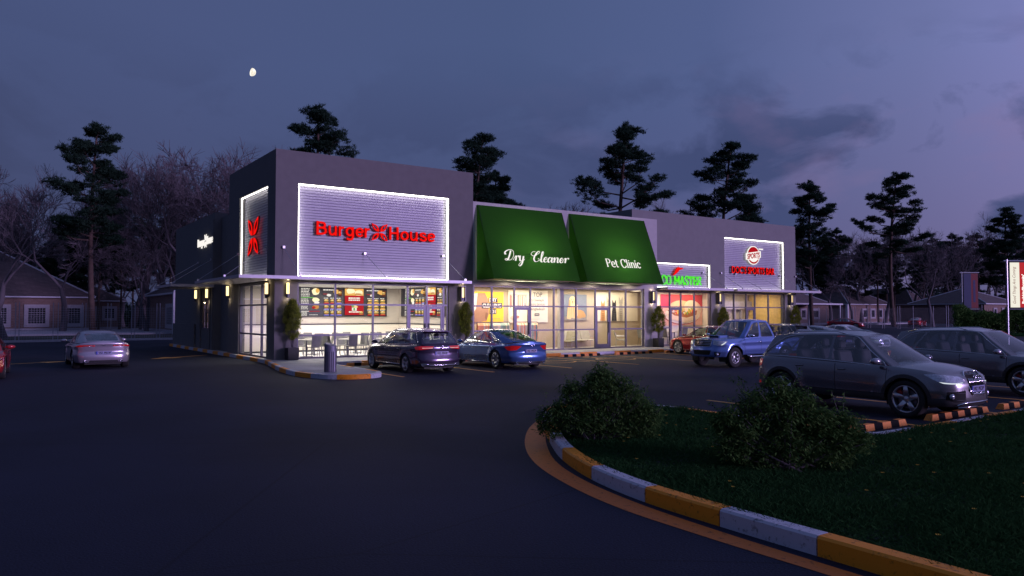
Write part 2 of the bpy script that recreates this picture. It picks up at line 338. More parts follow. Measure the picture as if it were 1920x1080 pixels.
def put_bold(mb,s,fn,h,width,wt=.168,d0=-.045,d1=.045):
    tot=sum(BOLD[c][1] for c in s)-.08; x=0; k=0; sx=width/(tot*h)
    for ch in s:
        for typ,q in BOLD[ch][0]:
            pts=catm(q,6) if typ=='c' else q; Lq=[];Rq=[]
            for i,p in enumerate(pts):
                a=pts[max(i-1,0)]; b=pts[min(i+1,len(pts)-1)]
                if typ=='c' and q[0]==q[-1] or (typ=='c' and abs(q[0][0]-q[-1][0])<1e-6 and abs(q[0][1]-q[-1][1])<1e-6):
                    if i in(0,len(pts)-1): a=pts[-2]; b=pts[1]
                dx,dy=b[0]-a[0],b[1]-a[1]; l=math.hypot(dx,dy) or 1; dx/=l;dy/=l; w=wt*(.86+.14*abs(dy))
                Lq.append((p[0]-dy*w/2,p[1]+dx*w/2)); Rq.append((p[0]+dy*w/2,p[1]-dx*w/2))
            k+=1; n=len(pts); T=lambda p:((x+p[0])*h*sx,p[1]*h); e=d1+k*.0008
            f=[fn(*T(p),e) for p in Lq]+[fn(*T(p),e) for p in Rq]; g=[fn(*T(p),d0) for p in Lq]+[fn(*T(p),d0) for p in Rq]
            mb.add(f+g,[(i,i+1,n+i+1,n+i) for i in range(n-1)],0)
            mb.add(f+g,[(i,i+1,2*n+i+1,2*n+i) for i in range(n-1)]+[(n+i,n+i+1,3*n+i+1,3*n+i) for i in range(n-1)]+[(0,n,3*n,2*n),(n-1,2*n-1,4*n-1,3*n-1)],1)
        x+=BOLD[ch][1]
# ------------------------------------------------------------------ ground
def flat(name,poly,z,mat,hole=None):
    return MB().add([(x,y,z) for x,y in poly],[tuple(range(len(poly)))]).build(name,mat)
def tri_poly(name,poly,z,mat,**k):
    from mathutils.geometry import tessellate_polygon
    t=tessellate_polygon([[Vector((x,y,0)) for x,y in poly]])
    fs=[]
    for a,b,c in t:
        A,B,C_=poly[a],poly[b],poly[c]
        fs.append((a,b,c) if (B[0]-A[0])*(C_[1]-A[1])-(B[1]-A[1])*(C_[0]-A[0])>0 else (a,c,b))
    return MB().add([(x,y,z) for x,y in poly],fs).build(name,mat,**k)
ring=[(1500*math.cos(2*PI*i/48),1500*math.sin(2*PI*i/48)) for i in range(48)]
tag(flat('ground',ring,-.03,pmat('far_ground_grass',(.03,.035,.025),1,var=.4,scale=.3)),kind='structure')
tag(flat('car_park',[(-60,-60),(84,-60),(84,33),(-60,33)],0,'asphalt'),kind='structure')
tag(flat('road',[(84.01,-60),(118,-60),(118,120),(84.01,120)],-.004,'asphalt'),kind='structure')

def kerb(name,path,z0,z1,w,seg,mats=('kerb_y','kerb_w'),side=1,closed=False,first=0,cuts=None):
    """striped kerb along path; width grows to the left (side=1) of travel"""
    pts=[Vector((x,y)) for x,y in path]
    L=[0]
    for a,b in zip(pts,pts[1:]): L.append(L[-1]+(b-a).length)
    def P(s):
        s=max(0,min(L[-1],s))
        for i in range(len(L)-1):
            if s<=L[i+1]+1e-9:
                t=(s-L[i])/(L[i+1]-L[i]); return pts[i].lerp(pts[i+1],t)
        return pts[-1]
    def T(s):
        d=(P(s+.12)-P(s-.12)); d.normalize(); return d
    if cuts:
        cc=[]
        for yc in cuts:
            for i in range(len(pts)-1):
                if (pts[i].y-yc)*(pts[i+1].y-yc)<=0 and pts[i].y!=pts[i+1].y: cc.append(L[i]+(L[i+1]-L[i])*(pts[i].y-yc)/(pts[i].y-pts[i+1].y)); break
        cuts=cc
    mb=MB(); s=0;k=first; ch=.022
    while s<L[-1]-.02:
        e=min(s+seg*(random.uniform(.93,1.07)),L[-1])
        if cuts: e=next((c for c in cuts if c>s+.02),L[-1])
        n=max(2,int((e-s)/.15)); a=s+.006;b=e-.006; base=len(mb.v); vs=[];fs=[]
        for i in range(n+1):
            q=a+(b-a)*i/n; p=P(q); t=T(q); nn=Vector((-t.y,t.x))*side
            for (o,z) in ((0,z0),(0,z1-ch),(ch,z1),(w,z1),(w,z0)): c=p+nn*o; vs.append((c.x,c.y,z))
        for i in range(n):
            for j in range(4): fs.append((i*5+j,(i+1)*5+j,(i+1)*5+j+1,i*5+j+1))
        fs+= [(0,1,2,3,4),tuple(n*5+j for j in (4,3,2,1,0))]
        mb.add(vs,fs,k%2); s=e;k+=1
    return tag(mb.build(name,list(mats)),kind='structure')
walk=[(-.22,20.6),(-.22,12),(-.22,6),(-.22,1.2),(-.35,-.1),(-.75,-2.2),(-1.12,-4.2),(-1.33,-6.2),(-1.25,-7.3),(-1.0,-8.15),(-.5,-8.72),(.1,-8.86),(.7,-8.62),(1.02,-8.05),(1.12,-7.0),(1.16,-5),(1.18,-3.4),(1.25,-2.75),(1.55,-2.52),(2.2,-2.5),(12,-2.5),(24,-2.5),(37.2,-2.5)]
walkc=catm(walk[:5],2)[:-1]+catm(walk[4:19],4)[:-1]+walk[18:]
kerb('kerb',walkc,0,.15,.16,1.15)
tri_poly('pavement',walkc+[(37.2,14),(36,14),(36,.6),(.2,.6),(.2,20.6)],.146,'concrete').__setitem__('kind','structure')
# joints in the pavement, laid as thin dark grey strips
mb=MB()
for x in [1.3,3.7,6.1,8.5,10.9,13.3,15.7,18.1,20.5,22.9,25.3,27.7,30.1,32.5,34.9]: mb.box(x,x+.012,-2.3,.05,.1462,.1475)
for y in (-2.6,-4.6,-6.6): mb.box(-.9-(.3 if y<-4 else 0),.95,y,y+.012,.1462,.1475)
tag(mb.build('pavement_joints',pmat('dark_joint',(.06,.06,.065),.9)),kind='structure')
# parking lines
mb=MB()
for x in (1.45,4.95,8.45,11.95,15.45,18.95,22.45,25.95,29.45,32.95): mb.box(x-.05,x+.05,-8.85,-2.75,0,.004)
def arrowhead(cx,cy,a,s=1):
    P=[(-1.5,-.09),(.2,-.09),(.2,-.42),(1.3,0),(.2,.42),(.2,.09),(-1.5,.09)]
    ca,sa=math.cos(a),math.sin(a); vs=[(cx+(x*ca-y*sa)*s,cy+(x*sa+y*ca)*s,.004) for x,y in P]
    mb.add(vs,[(2,3,4),(0,1,5,6),(1,2,4,5)])
arrowhead(-2.3,7.2,R(215),1.25); arrowhead(-7.9,6.2,R(20),1.0)
# wheelchair symbols in the two bays before the pet clinic
for cx in (10.2,13.7):
    cy=-5.6
    pts=[(cx+.95*math.cos(t),cy+.75*math.sin(t)) for t in [R(a) for a in range(20,345,12)]]
    ribbon(mb,pts,lambda u,v,d:(u,v,d),.11,.11,.0045,0,True)
    ribbon(mb,[(cx-.1,cy+1.6),(cx-.1,cy+.2),(cx+.9,cy+.2),(cx+1.2,cy-.9)],lambda u,v,d:(u,v,d),.11,.11,.006,0,False)
    hd=[(cx-.1+.18*math.cos(t),cy+1.95+.18*math.sin(t),.0045) for t in [2*PI*i/14 for i in range(14)]]; mb.add(hd,[tuple(range(14))])
for x in (1.35,4.4,7.5,10.6,13.7,16.8): mb.box(x-.05,x+.05,-24.15,-18.9,0,.004)
tag(mb.build('parking_lines','yline'),kind='structure')
# planted island
isl=[(.6,-18.7),(-.3,-18.9),(-1.1,-19.7),(-1.75,-20.65),(-2.3,-21.5),(-2.95,-22.6),(-3.45,-23.8),(-3.72,-25.0),(-3.8,-26.2),(-3.83,-27.4),(-3.85,-29),(-3.85,-33),(-3.85,-40)]
islc=catm(isl,5)
kerb('island_kerb',islc,0,.17,.17,1.28,first=0,cuts=[-19.3,-20.5,-21.45,-22.65,-23.84,-25.03,-26.11,-27.17,-28.6,-29.9,-31.2,-32.5,-33.8,-35.1,-36.4,-37.7])
far=[(.6,-18.7),(1.2,-18.75),(1.75,-19.3),(2.0,-20.3),(2.0,-22),(2.0,-23.9),(2.1,-24.2),(2.6,-24.33),(8,-24.33),(18,-24.33)]
kerb('island_rear_kerb',catm(far,4),0,.15,.15,1.3,side=-1,first=0)
lawnpoly=islc[::-1]+catm(far,4)[1:]+[(18,-40)]
tri_poly('lawn',lawnpoly,.125,'lawn').__setitem__('kind','structure')
# orange line round the nose of the island
inn=catm([(-.95,-19.55),(-1.5,-20.33),(-2.32,-21.42),(-3.1,-22.65),(-3.56,-23.8),(-3.82,-25.0),(-3.93,-26.2),(-3.97,-27.4),(-3.99,-29),(-3.99,-33)],6)
out_=catm([(-.80,-19.2),(-1.75,-20.15),(-2.72,-21.4),(-3.42,-22.6),(-3.86,-23.8),(-4.12,-25.0),(-4.18,-26.2),(-4.18,-27.4),(-4.18,-29),(-4.18,-33)],6)
n=len(inn); mb=MB(); mb.add([(x,y,.004) for x,y in inn]+[(x,y,.004) for x,y in out_],[(i,i+1,n+i+1,n+i) for i in range(n-1)])
tag(mb.build('island_edge_line','oband'),kind='structure')
# grass blades
def inpoly(x,y,P):
    c=False;j=len(P)-1
    for i in range(len(P)):
        if (P[i][1]>y)!=(P[j][1]>y) and x<(P[j][0]-P[i][0])*(y-P[i][1])/(P[j][1]-P[i][1])+P[i][0]: c=not c
        j=i
    return c
rg=random.Random(3); mb=MB(); gi=[(x,y) for x,y in lawnpoly]
def inset_ok(x,y,P,m=.17):
    return all(inpoly(x+dx,y+dy,P) for dx,dy in ((m,0),(-m,0),(0,m),(0,-m)))
cnt=0
while cnt<95000:
    D=2.6+19*rg.random()**1.35; px=rg.uniform(980,2050); x,y=at(px,D)
    if not inpoly(x,y,gi) : continue
    if not inset_ok(x,y,gi,.12): continue
    cnt+=1
    tf=math.sin(x*2.1+math.sin(y*1.7)*1.3)*math.sin(y*2.6+x*.7)
    hgt=(.034+.022*tf+rg.random()*.032)*(1+.02*D); a=rg.random()*2*PI; w=.003+.0006*D; lx=rg.gauss(0,.03); ly=rg.gauss(0,.03)
    c,s_=math.cos(a)*w,math.sin(a)*w; z=.12
    o=len(mb.v); mb.v+=[(x-c,y-s_,z),(x+c,y+s_,z),(x+lx+c*.5,y+ly+s_*.5,z+hgt*.6),(x+lx*2,y+ly*2,z+hgt)]; mb.f+=[(o,o+1,o+2),(o,o+2,o+3)]; mb.m+=[0,0]
tag(mb.build('grass','grass'),'short dark lawn grass filling the kerbed island','grass',kind='stuff')
mb=MB()
for _ in range(90):
    D=3+13*rg.random(); x,y=at(rg.uniform(1000,1950),D)
    if not inset_ok(x,y,gi,.3): continue
    z=.12+.08+rg.random()*.05
    for k in range(5):
        a=k*1.26; mb.add([(x,y,z),(x+.022*math.cos(a),y+.022*math.sin(a),z+.008),(x+.022*math.cos(a+.7),y+.022*math.sin(a+.7),z+.008)],[(0,1,2)])
tag(mb.build('lawn_flowers','flower'),'tiny yellow wild flowers scattered through the island lawn','flowers',kind='stuff')

# ------------------------------------------------------------------ shop building
B=empty('shop_building',(0,0,0),'single storey shopping strip with dark corner tower, green awning middle and lower right wing','building')
def wallmb(name,boxes,mat,**k):
    mb=MB()
    for b in boxes: mb.box(*b)
    o=mb.build(name,mat,B)
    return o
# corner block
t=wallmb('wall',[(0,.96,0,.3,0,8.88),(8.24,9.57,0,.3,0,8.88),(.96,8.24,0,.3,7.53,8.88),(.96,8.24,.003,.3,3.38,3.6),
 (0,.3,.3,1.08,0,8.88),(0,.3,5.46,7.36,0,8.88),(0,.3,1.08,5.46,7.5,8.88),(.003,.3,1.08,5.46,3.38,3.6),
 (9.27,9.57,.3,7.36,3.5,8.88),(.3,9.27,7.06,7.36,0,8.88)],'stucco_d'); t['label']='dark grey stucco walls of the corner tower'
t=wallmb('wall',[(9.57,22.09,0,.28,3.45,7.5),(21.05,22.09,0,.28,0,3.45),(9.57,9.63,0,.28,0,3.45),(21.79,22.09,.28,.5,3.5,7.5)],'stucco_l'); t['label']='pale lilac grey wall of the middle unit'
t=wallmb('wall',[(20.6,22.3,.5,.8,3.5,8.05),(22.1,22.3,.5,.8,0,3.5),(27.3,28.6,.5,.8,0,8.05),(34.75,36,.5,.8,0,8.05),(22.3,27.3,.5,.8,5.07,8.05),(28.6,34.75,.5,.8,6.9,8.05),(22.3,27.3,.503,.8,3.38,3.6),(28.6,34.75,.503,.8,3.38,3.6),
 (20.6,20.9,.8,14,3.5,8.05),(35.7,36,.8,14,0,8.05),(20.9,35.7,13.7,14,0,8.05)],'stucco_m'); t['label']='mauve grey walls of the right wing'
t=wallmb('wall',[(.35,.65,7.36,10.2,0,7.1),(0,.3,10.2,11.3,0,7.35),(0,.3,12.9,20.2,0,7.35),(0,.3,11.3,12.9,0,1.2),(0,.3,11.3,12.9,2.8,7.35),(.3,9.3,19.9,20.2,0,7.35),(.3,.65,10.2,10.5,0,7.35),
  (-.1,0,14.3,20.25,0,1.45),(-.07,0,10.25,10.55,0,7.0),(-.05,0,10.9,11.15,.15,3.4),(-.05,0,13.05,13.3,.15,3.4)],'stucco_d'); t['label']='dark side wing with the serving window'
wallmb('roof',[(.3,9.27,.3,7.06,8.3,8.4),(9.57,20.6,.28,14,6.9,7.0),(20.9,35.7,.8,13.7,7.5,7.6),(.65,9.2,7.36,19.9,6.7,6.8)],pmat('roof_membrane',(.12,.12,.13),.9))
# rooms
def room(x0,x1,y0,y1,wall,floor,z1=3.45):
    o=wallmb('interior_wall',[(x0,x1,y1,y1+.1,.15,z1),(x0-.08,x0,y0,y1+.1,.15,z1),(x1,x1+.08,y0,y1+.1,.15,z1)],wall)
    wallmb('interior_floor',[(x0,x1,y0,y1,.1,.158)],floor); wallmb('ceiling',[(x0-.08,x1+.08,y0,y1+.1,z1,z1+.08)],'ceil'); return o
# the corner room shares its left side with the glazed flank, so only the piece behind the flank wall is built
wallmb('interior_wall',[(.3,8.5,5.65,5.75,1.55,3.37),(8.4,8.5,.3,5.65,1.55,3.37)],'wall_in')
wallmb('interior_wall',[(.3,8.5,5.64,5.75,.15,1.5),(8.39,8.5,.3,5.64,.15,1.5)],'wall_white')
wallmb('wall_rail',[(.3,8.39,5.61,5.64,1.5,1.55),(8.36,8.39,.3,5.61,1.5,1.55),(.3,8.39,5.62,5.64,.158,.24)],'darkframe')
wallmb('interior_floor',[(.2,8.39,.2,5.64,.1,.158)],'floor_w'); wallmb('ceiling',[(.3,8.5,.3,5.75,3.37,3.45)],'ceil')
wallmb('interior_wall',[(9.58,23.1,2.3,2.4,.15,3.44),(9.58,9.66,.28,2.3,.15,3.44)],'wall_tan')
wallmb('interior_floor',[(9.66,23.1,.2,2.3,.1,.158)],'floor_t'); wallmb('ceiling',[(9.58,23.1,.28,2.4,3.44,3.5)],'ceil')
wallmb('interior_column',[(15.30,15.55,.45,.70,.158,3.44)],'stucco_l')
MB().prism([(21.8,.5),(21.9,.5),(23.1,2.3),(23.0,2.3)],lambda u,v,d:(u,v,d),.158,3.44).build('interior_wall','wall_tan',B)
wallmb('interior_wall',[(23.1,28.42,2.1,2.2,.15,3.44),(28.34,28.42,.8,2.1,.15,3.44)],'wall_white')
wallmb('interior_floor',[(22.3,28.34,.55,2.1,.16,.165)],'floor_t'); wallmb('ceiling',[(22.0,28.42,.8,2.2,3.38,3.43)],'ceil')
wallmb('interior_wall',[(28.42,36,3.4,3.5,.15,3.44)],pmat('bar_back_wall',(.42,.36,.33),.6)); wallmb('interior_wall',[(34.7,34.8,.8,3.4,.15,3.44)],pmat('yellow_interior_wall',(.75,.50,.16),.7))
wallmb('interior_floor',[(28.42,34.7,.62,3.4,.1,.158)],'floor_t'); wallmb('ceiling',[(28.42,34.8,.8,3.5,3.38,3.43)],'ceil')
wallmb('bar_partition',[(x,x+.12,3.2,3.4,.158,2.35) for x in (31.2,32.0,32.9,33.6)]+[(30.9,34.7,3.15,3.4,2.35,2.9)],pmat('bar_panel_lilac',(.33,.30,.38),.4))

# ribbed sign backing panels with led strips round them
M['groove']=pmat('siding_groove',(.15,.14,.19),.7)
def siding(x0,x1,z0,z1,f,name='siding_panel'):
    mb=MB(); n=int(round((z1-z0)/.118)); h=(z1-z0)/n
    for i in range(n):
        a=z0+i*h; b=a+h
        mb.quad(f(x0,a+.024,-.02),f(x1,a+.024,-.02),f(x1,b,-.02),f(x0,b,-.02)); mb.quad(f(x0,b,-.02),f(x1,b,-.02),f(x1,b,.0),f(x0,b,.0)); mb.quad(f(x0,a,.0),f(x1,a,.0),f(x1,a+.024,.0),f(x0,a+.024,.0),mi=1); mb.quad(f(x0,a+.024,.0),f(x1,a+.024,.0),f(x1,a+.024,-.02),f(x0,a+.024,-.02),mi=1)
    o=mb.build(name,['siding','groove'],B); return o
def leds(x0,x1,z0,z1,f,bottom=True,mat='led'):
    mb=MB(); e=.05
    def bx(a,b,c,d): 
        P=[f(u,v,w) for w in (-.20,-.17) for u,v in ((a,c),(b,c),(b,d),(a,d))]; mb.add(P,[(0,3,2,1),(4,5,6,7),(0,1,5,4),(1,2,6,5),(2,3,7,6),(3,0,4,7)])
    bx(x0+.01,x1-.01,z1-e,z1-.005); bx(x0+.005,x0+e,z0+.04,z1-.035); bx(x1-e,x1-.005,z0+.04,z1-.035)
    if bottom: bx(x0+.01,x1-.01,z0+.005,z0+e)
    mb.build('led_strip',mat,B)
FR=lambda y:(lambda u,v,w:(u,y+w,v))
SD=lambda x:(lambda u,v,w:(x+w,u,v))
siding(.96,8.24,3.6,7.53,FR(.29)); leds(.96,8.24,3.6,7.53,FR(.29))
siding(1.08,5.46,3.6,7.5,SD(.29)); leds(1.08,5.46,3.6,7.5,SD(.29),mat='led2')
siding(22.3,27.3,3.6,5.07,FR(.79)); leds(22.3,27.3,3.6,5.07,FR(.79),mat='led2')
siding(28.6,34.75,3.6,6.9,FR(.79)); leds(28.6,34.75,3.6,6.9,FR(.79),mat='led2')
wallmb('panel_backing',[(.96,8.24,.3,.33,3.5,7.53),(.3,.33,1.08,5.46,3.5,7.5),(22.3,27.3,.8,.83,3.5,5.07),(28.6,34.75,.8,.83,3.5,6.9)],'darkframe')

# ------------------------------------------------------------------ shop fronts
def shopfront(name,label,xs,doors,y,z0,z1,rails,f=None,w=.07,extra=None):
    """xs mullion lines, rails horizontal lines; doors: list of (i0) bay indexes"""
    f=f or (lambda u,v,w_:(u,y+w_,v))
    s=bpy.data.objects.new(name,None); COL.objects.link(s); s.parent=B; s['label']=label
    def bx(mb,a,b,c,d,w0,w1):
        P=[f(u,v,ww) for ww in (w0,w1) for u,v in ((a,c),(b,c),(b,d),(a,d))]; mb.add(P,[(0,3,2,1),(4,5,6,7),(0,1,5,4),(1,2,6,5),(2,3,7,6),(3,0,4,7)])
    mb=MB()
    for x in xs: bx(mb,x-w/2,x+w/2,z0,z1,-.05,.05)
    for i in range(len(xs)-1):
        a,b=xs[i]+w/2,xs[i+1]-w/2
        for r in rails:
            if i in doors and r<z1-.5 and r>z0+.2 and abs(r-doors[i])>.02: continue
            bx(mb,a,b,max(r-w/2,z0),min(r+w/2,z1),-.045,.045)
    mb.build('mullions','mull',s)
    g=MB()
    for i in range(len(xs)-1):
        if i in doors: 
            g.add([f(u,v,0) for u,v in ((xs[i],doors[i]),(xs[i+1],doors[i]),(xs[i+1],z1),(xs[i],z1))],[(0,1,2,3)]); continue
        g.add([f(u,v,0) for u,v in ((xs[i],z0),(xs[i+1],z0),(xs[i+1],z1),(xs[i],z1))],[(0,1,2,3)])
    g.build('window_pane','glass',s)
    for i,dt in doors.items():
        a,b=xs[i]+w/2+.006,xs[i+1]-w/2-.006; mb=MB(); t=dt-w/2-.008
        bx(mb,a,a+.11,z0+.02,t,-.03,.035); bx(mb,b-.11,b,z0+.02,t,-.03,.035); bx(mb,a+.11,b-.11,t-.14,t,-.03,.035); bx(mb,a+.11,b-.11,z0+.02,z0+.24,-.03,.035)
        d=mb.build('door','mull',s); g=MB(); g.add([f(u,v,.002) for u,v in ((a+.1,z0+.2),(b-.1,z0+.2),(b-.1,t-.1),(a+.1,t-.1))],[(0,1,2,3)]); g.build('door_pane','glass',d)
        h=MB(); hx=(b-.055) if (extra is None or i!=extra) else (a+.055); bx(h,hx-.02,hx+.02,z0+.85,z0+1.45,-.10,-.07); bx(h,hx-.012,hx+.012,z0+.88,z0+.92,-.07,-.03); bx(h,hx-.012,hx+.012,z0+1.38,z0+1.42,-.07,-.03); h.build('handle','darkframe',d)
    return s
shopfront('shop_window','clear shop front of the burger restaurant',[.99,2.65,4.41,6.12,7.11,8.0,8.21],{3:2.44,4:2.44},.12,.15,3.37,[.18,1.13,2.44,3.35],extra=4)
shopfront('shop_window','side shop front beside the driveway',[1.1,2.11,3.75,5.44],{},0,.15,3.37,[.18,1.14,2.43,3.35],f=lambda u,v,w:(.12+w,u,v))
shopfront('shop_window','long shop front under the green awnings',[9.66,10.73,12.08,13.08,14.6,16.1,17.45,18.5,19.7,21.02],{2:2.42,6:2.42},.12,.15,3.42,[.18,1.2,2.42,3.40])
shopfront('shop_window','shop front of the taco shop',[22.33,23.75,24.7,25.88,27.27],{1:2.45},.62,.15,3.37,[.18,1.2,2.45,3.35])
shopfront('shop_window','shop front of the sports bar',[28.63,29.6,30.8,31.7,33.1,34.72],{2:2.45},.62,.15,3.37,[.18,2.45,3.35])
# drive-through window
mb=MB(); mb.box(.02,.1,11.3,11.38,1.2,2.8); mb.box(.02,.1,12.82,12.9,1.2,2.8); mb.box(.02,.1,11.38,12.82,1.2,1.28); mb.box(.02,.1,11.38,12.82,2.72,2.8); mb.box(.02,.1,12.05,12.12,1.28,2.72); mb.box(.02,.1,11.38,12.05,2.1,2.16)
s=mb.build('serving_window','mull',B); g=MB(); g.quad((.06,12.9,1.2),(.06,11.3,1.2),(.06,11.3,2.8),(.06,12.9,2.8)); g.build('window_pane','glass',s)
wallmb('interior_wall',[(2.0,2.1,10.4,14,.15,3.3),(.3,2.0,10.5,10.55,.15,3.3),(.3,2.0,13.9,14,.15,3.3)],'wall_tan'); wallmb('ceiling',[(.3,2.1,10.5,14,3.2,3.3)],'ceil')
# ------------------------------------------------------------------ canopies
def canopy(label,parts,rods):
    c=bpy.data.objects.new('canopy',None); COL.objects.link(c); c.parent=B; c['label']=label
    mb=MB()
    for p in parts: mb.box(*p)
    mb.build('canopy_slab','trim',c)
    for a,b in rods:
        mb=MB(); mb.tube([a,b],.011,5); ax,ay,az=a
        mb.box(ax-.05,ax+.05,ay-.05,ay+.05,az-.05,az+.05); bx,by,bz=b; mb.box(bx-.04,bx+.04,by-.04,by+.04,bz-.06,bz+.05); mb.build('tie_rod','cable',c)
    return c
canopy('thin grey canopy wrapping the restaurant corner',[(-1.68,8.95,-.92,-.001,3.45,3.58),(-1.68,-.001,0,6.75,3.452,3.578)],
  [((.34,-.05,4.8),(.78,-.86,3.62)),((4.05,.2,4.72),(4.6,-.86,3.62)),((8.02,.2,4.78),(8.62,-.86,3.62)),((-.05,5.42,4.85),(-1.6,6.45,3.62)),((-.05,1.15,4.85),(-1.6,1.6,3.62))])
canopy('small canopy over the serving window',[(-2.15,-.06,9.95,14.3,3.42,3.56)],[((-.05,10.6,4.9),(-2.05,10.4,3.6)),((-.05,13.7,4.9),(-2.05,13.9,3.6))])
canopy('canopy over the taco shop front',[(22.2,27.95,-.72,.499,3.44,3.58)],[((22.9,.7,4.6),(23.6,-.66,3.62)),((26.8,.7,4.6),(27.4,-.66,3.62))])
canopy('canopy over the sports bar front',[(28.3,35.75,-.72,.499,3.442,3.582),(35.75,37.1,-.72,.499,3.442,3.582)],[((28.2,.45,4.6),(28.9,-.66,3.62)),((29.9,.7,4.6),(30.7,-.66,3.62)),((32.0,.7,4.6),(32.9,-.66,3.62)),((34.5,.7,4.6),(35.3,-.66,3.62)),((35.9,.45,4.6),(36.9,-.66,3.62))])
# soffit downlights glow
# ------------------------------------------------------------------ awnings
def awning(x0,x1,label):
    a=empty('awning',((x0+x1)/2,0,3.68),label,'awning','green shop awnings')
    yb,zb,zt,y1=-1.55,3.68,7.34,-.02
    mb=MB(); th=.0
    mb.quad((x0,yb,zb),(x1,yb,zb),(x1,-.06,zt),(x0,-.06,zt)); mb.quad((x0,y1,zb),(x0,yb,zb),(x0,-.06,zt),(x0,y1,zt)); mb.quad((x1,yb,zb),(x1,y1,zb),(x1,y1,zt),(x1,-.06,zt)); mb.quad((x0,-.06,zt),(x1,-.06,zt),(x1,y1,zt),(x0,y1,zt))
    mb.build('awning_fabric',fabricglow('green_awning_fabric',(.030,.115,.018)),a)
    mb=MB(); r=.018
    for x in (x0+.03,x1-.03): mb.tube([(x,-.03,zb+.03),(x,yb+.04,zb+.03),(x,-.09,zt-.06)],r,5)
    mb.tube([(x0+.03,yb+.04,zb+.03),(x1-.03,yb+.04,zb+.03)],r,5); mb.build('awning_frame','darkframe',a)
    # soffit sheet of the awning box
    mb=MB(); mb.box(x0+.02,x1-.02,yb+.07,y1-.02,zb+.005,zb+.02); mb.build('awning_soffit','darkframe',a)
    l=bpy.data.lights.new('awning_light','AREA'); l.shape='RECTANGLE'; l.size=(x1-x0)*.42; l.size_y=.12; l.energy=150; l.color=(.95,1,.6)
    o=bpy.data.objects.new('awning_lamp',l); COL.objects.link(o); o.location=((x0+x1)/2+.15,-.50,4.05); o.rotation_euler=(R(118),0,0)
    return a
A1=awning(9.78,15.02,'green sloping awning lettered Dry Cleaner, left of the pair'); A2=awning(15.53,21.0,'green sloping awning lettered Pet Clinic, right of the pair')
SL=Vector((0,1.49,3.66)).normalized(); NR=Vector((0,-3.66,1.49)).normalized()
def awf(X,Z):
    y=-1.55+(Z-3.68)*1.49/3.66
    return lambda u,v,d:tuple(Vector((X+u,y,Z))+SL*v+NR*(.012+d))
mb=MB(); put_strokes(mb,SCRIPT,'Dry',awf(10.6,4.60),.28,.028,.095,shear=.42,width=1.28); mb.build('lettering','white_l',A1)
mb=MB(); put_strokes(mb,SCRIPT,'Cleaner',awf(12.15,4.60),.28,.028,.095,shear=.42,width=2.4); mb.build('lettering','white_l',A1)
mb=MB(); put_strokes(mb,SERIF,'Pet',awf(17.15,4.52),.315,.030,.078,width=.86); mb.build('lettering','white_l',A2)
mb=MB(); put_strokes(mb,SERIF,'Clinic',awf(18.2,4.52),.315,.030,.078,width=1.42); mb.build('lettering','white_l',A2)
# ------------------------------------------------------------------ shop signs
def leaf(L,W,n=14):
    a=[(i/n*L,W*math.sin(PI*(i/n)**.85)) for i in range(n+1)]; return a+[(x,-y) for x,y in a[-2:0:-1]]
def emblem(mb,fn,cx,cy,sx,sy,ext=.04,off=0.0,mi=0,side=1):
    for qx,qy in ((1,1),(-1,1),(-1,-1),(1,-1)):
        ang=math.atan2(1,1); O=leaf(.62,.135); I=[(.62*.27+(x)*.56,y*.42) for x,y in O]
        def T(p):
            x=.045+p[0]; y=p[1]; c=math.cos(ang); X=x*c-y*c; Y=x*c+y*c; return (cx+qx*X*sx/.5*1,cy+qy*Y*sy/.5)
        o=[T(p) for p in O]; i_=[T(p) for p in I]; n=len(o)
        vs=[fn(u,v,ext) for u,v in o]+[fn(u,v,ext) for u,v in i_]+[fn(u,v,-ext) for u,v in o]+[fn(u,v,-ext) for u,v in i_]
        mb.add(vs,[(k,(k+1)%n,n+(k+1)%n,n+k) for k in range(n)],mi)
        mb.add(vs,[(k,(k+1)%n,2*n+(k+1)%n,2*n+k) for k in range(n)]+[(n+k,n+(k+1)%n,3*n+(k+1)%n,3*n+k) for k in range(n)],side)
def front(X,Y,Z): return lambda u,v,w:(X+u,Y-w,Z+v)
def sidef(X,Y,Z): return lambda u,v,w:(X-w,Y-u,Z+v)
s=empty('wall_sign',(4.6,.15,5.3),'large red lit sign Burger House on the front ribbed panel of the corner tower','sign')
mb=MB(); put_bold(mb,'Burger',front(1.78,.15,5.42),.59,2.46); mb.build('lettering',['red_l','red_edge'],s)
mb=MB(); put_bold(mb,'House',front(5.18,.15,5.40),.59,2.34); mb.build('lettering',['red_l','red_edge'],s)
mb=MB(); emblem(mb,front(4.72,.15,5.70),0,0,.41,.41); mb.build('emblem',['red_l','red_edge'],s)
s=empty('wall_sign',(.12,3.5,5.5),'tall red lit four petal emblem on the side ribbed panel of the tower','sign')
mb=MB(); emblem(mb,sidef(.12,3.5,5.52),0,0,.88,.90); mb.build('emblem',['red_l','red_edge'],s)
s=empty('wall_sign',(-.06,12,5.9),'small white lit sign Burger House on the dark side wing','sign')
mb=MB(); put_bold(mb,'Burger',sidef(-.05,13.85,5.76),.44,1.6,.16,-.02,.02); mb.build('lettering',['white_l','white_l'],s)
mb=MB(); put_bold(mb,'House',sidef(-.05,11.78,5.78),.44,1.5,.16,-.02,.02); mb.build('lettering',['white_l','white_l'],s)
mb=MB(); emblem(mb,sidef(-.05,12.03,5.99),0,0,.22,.38,ext=.015,side=0); mb.build('emblem','white_l',s)
s=empty('wall_sign',(25,.7,3.8),'green lit sign Taco Master with a red chilli above the taco shop','sign')
mb=MB(); put_strokes(mb,SERIF,'TACO MASTER',front(22.36,.68,3.80),.35,.035,.12,width=4.25); mb.build('lettering','green_l',s)
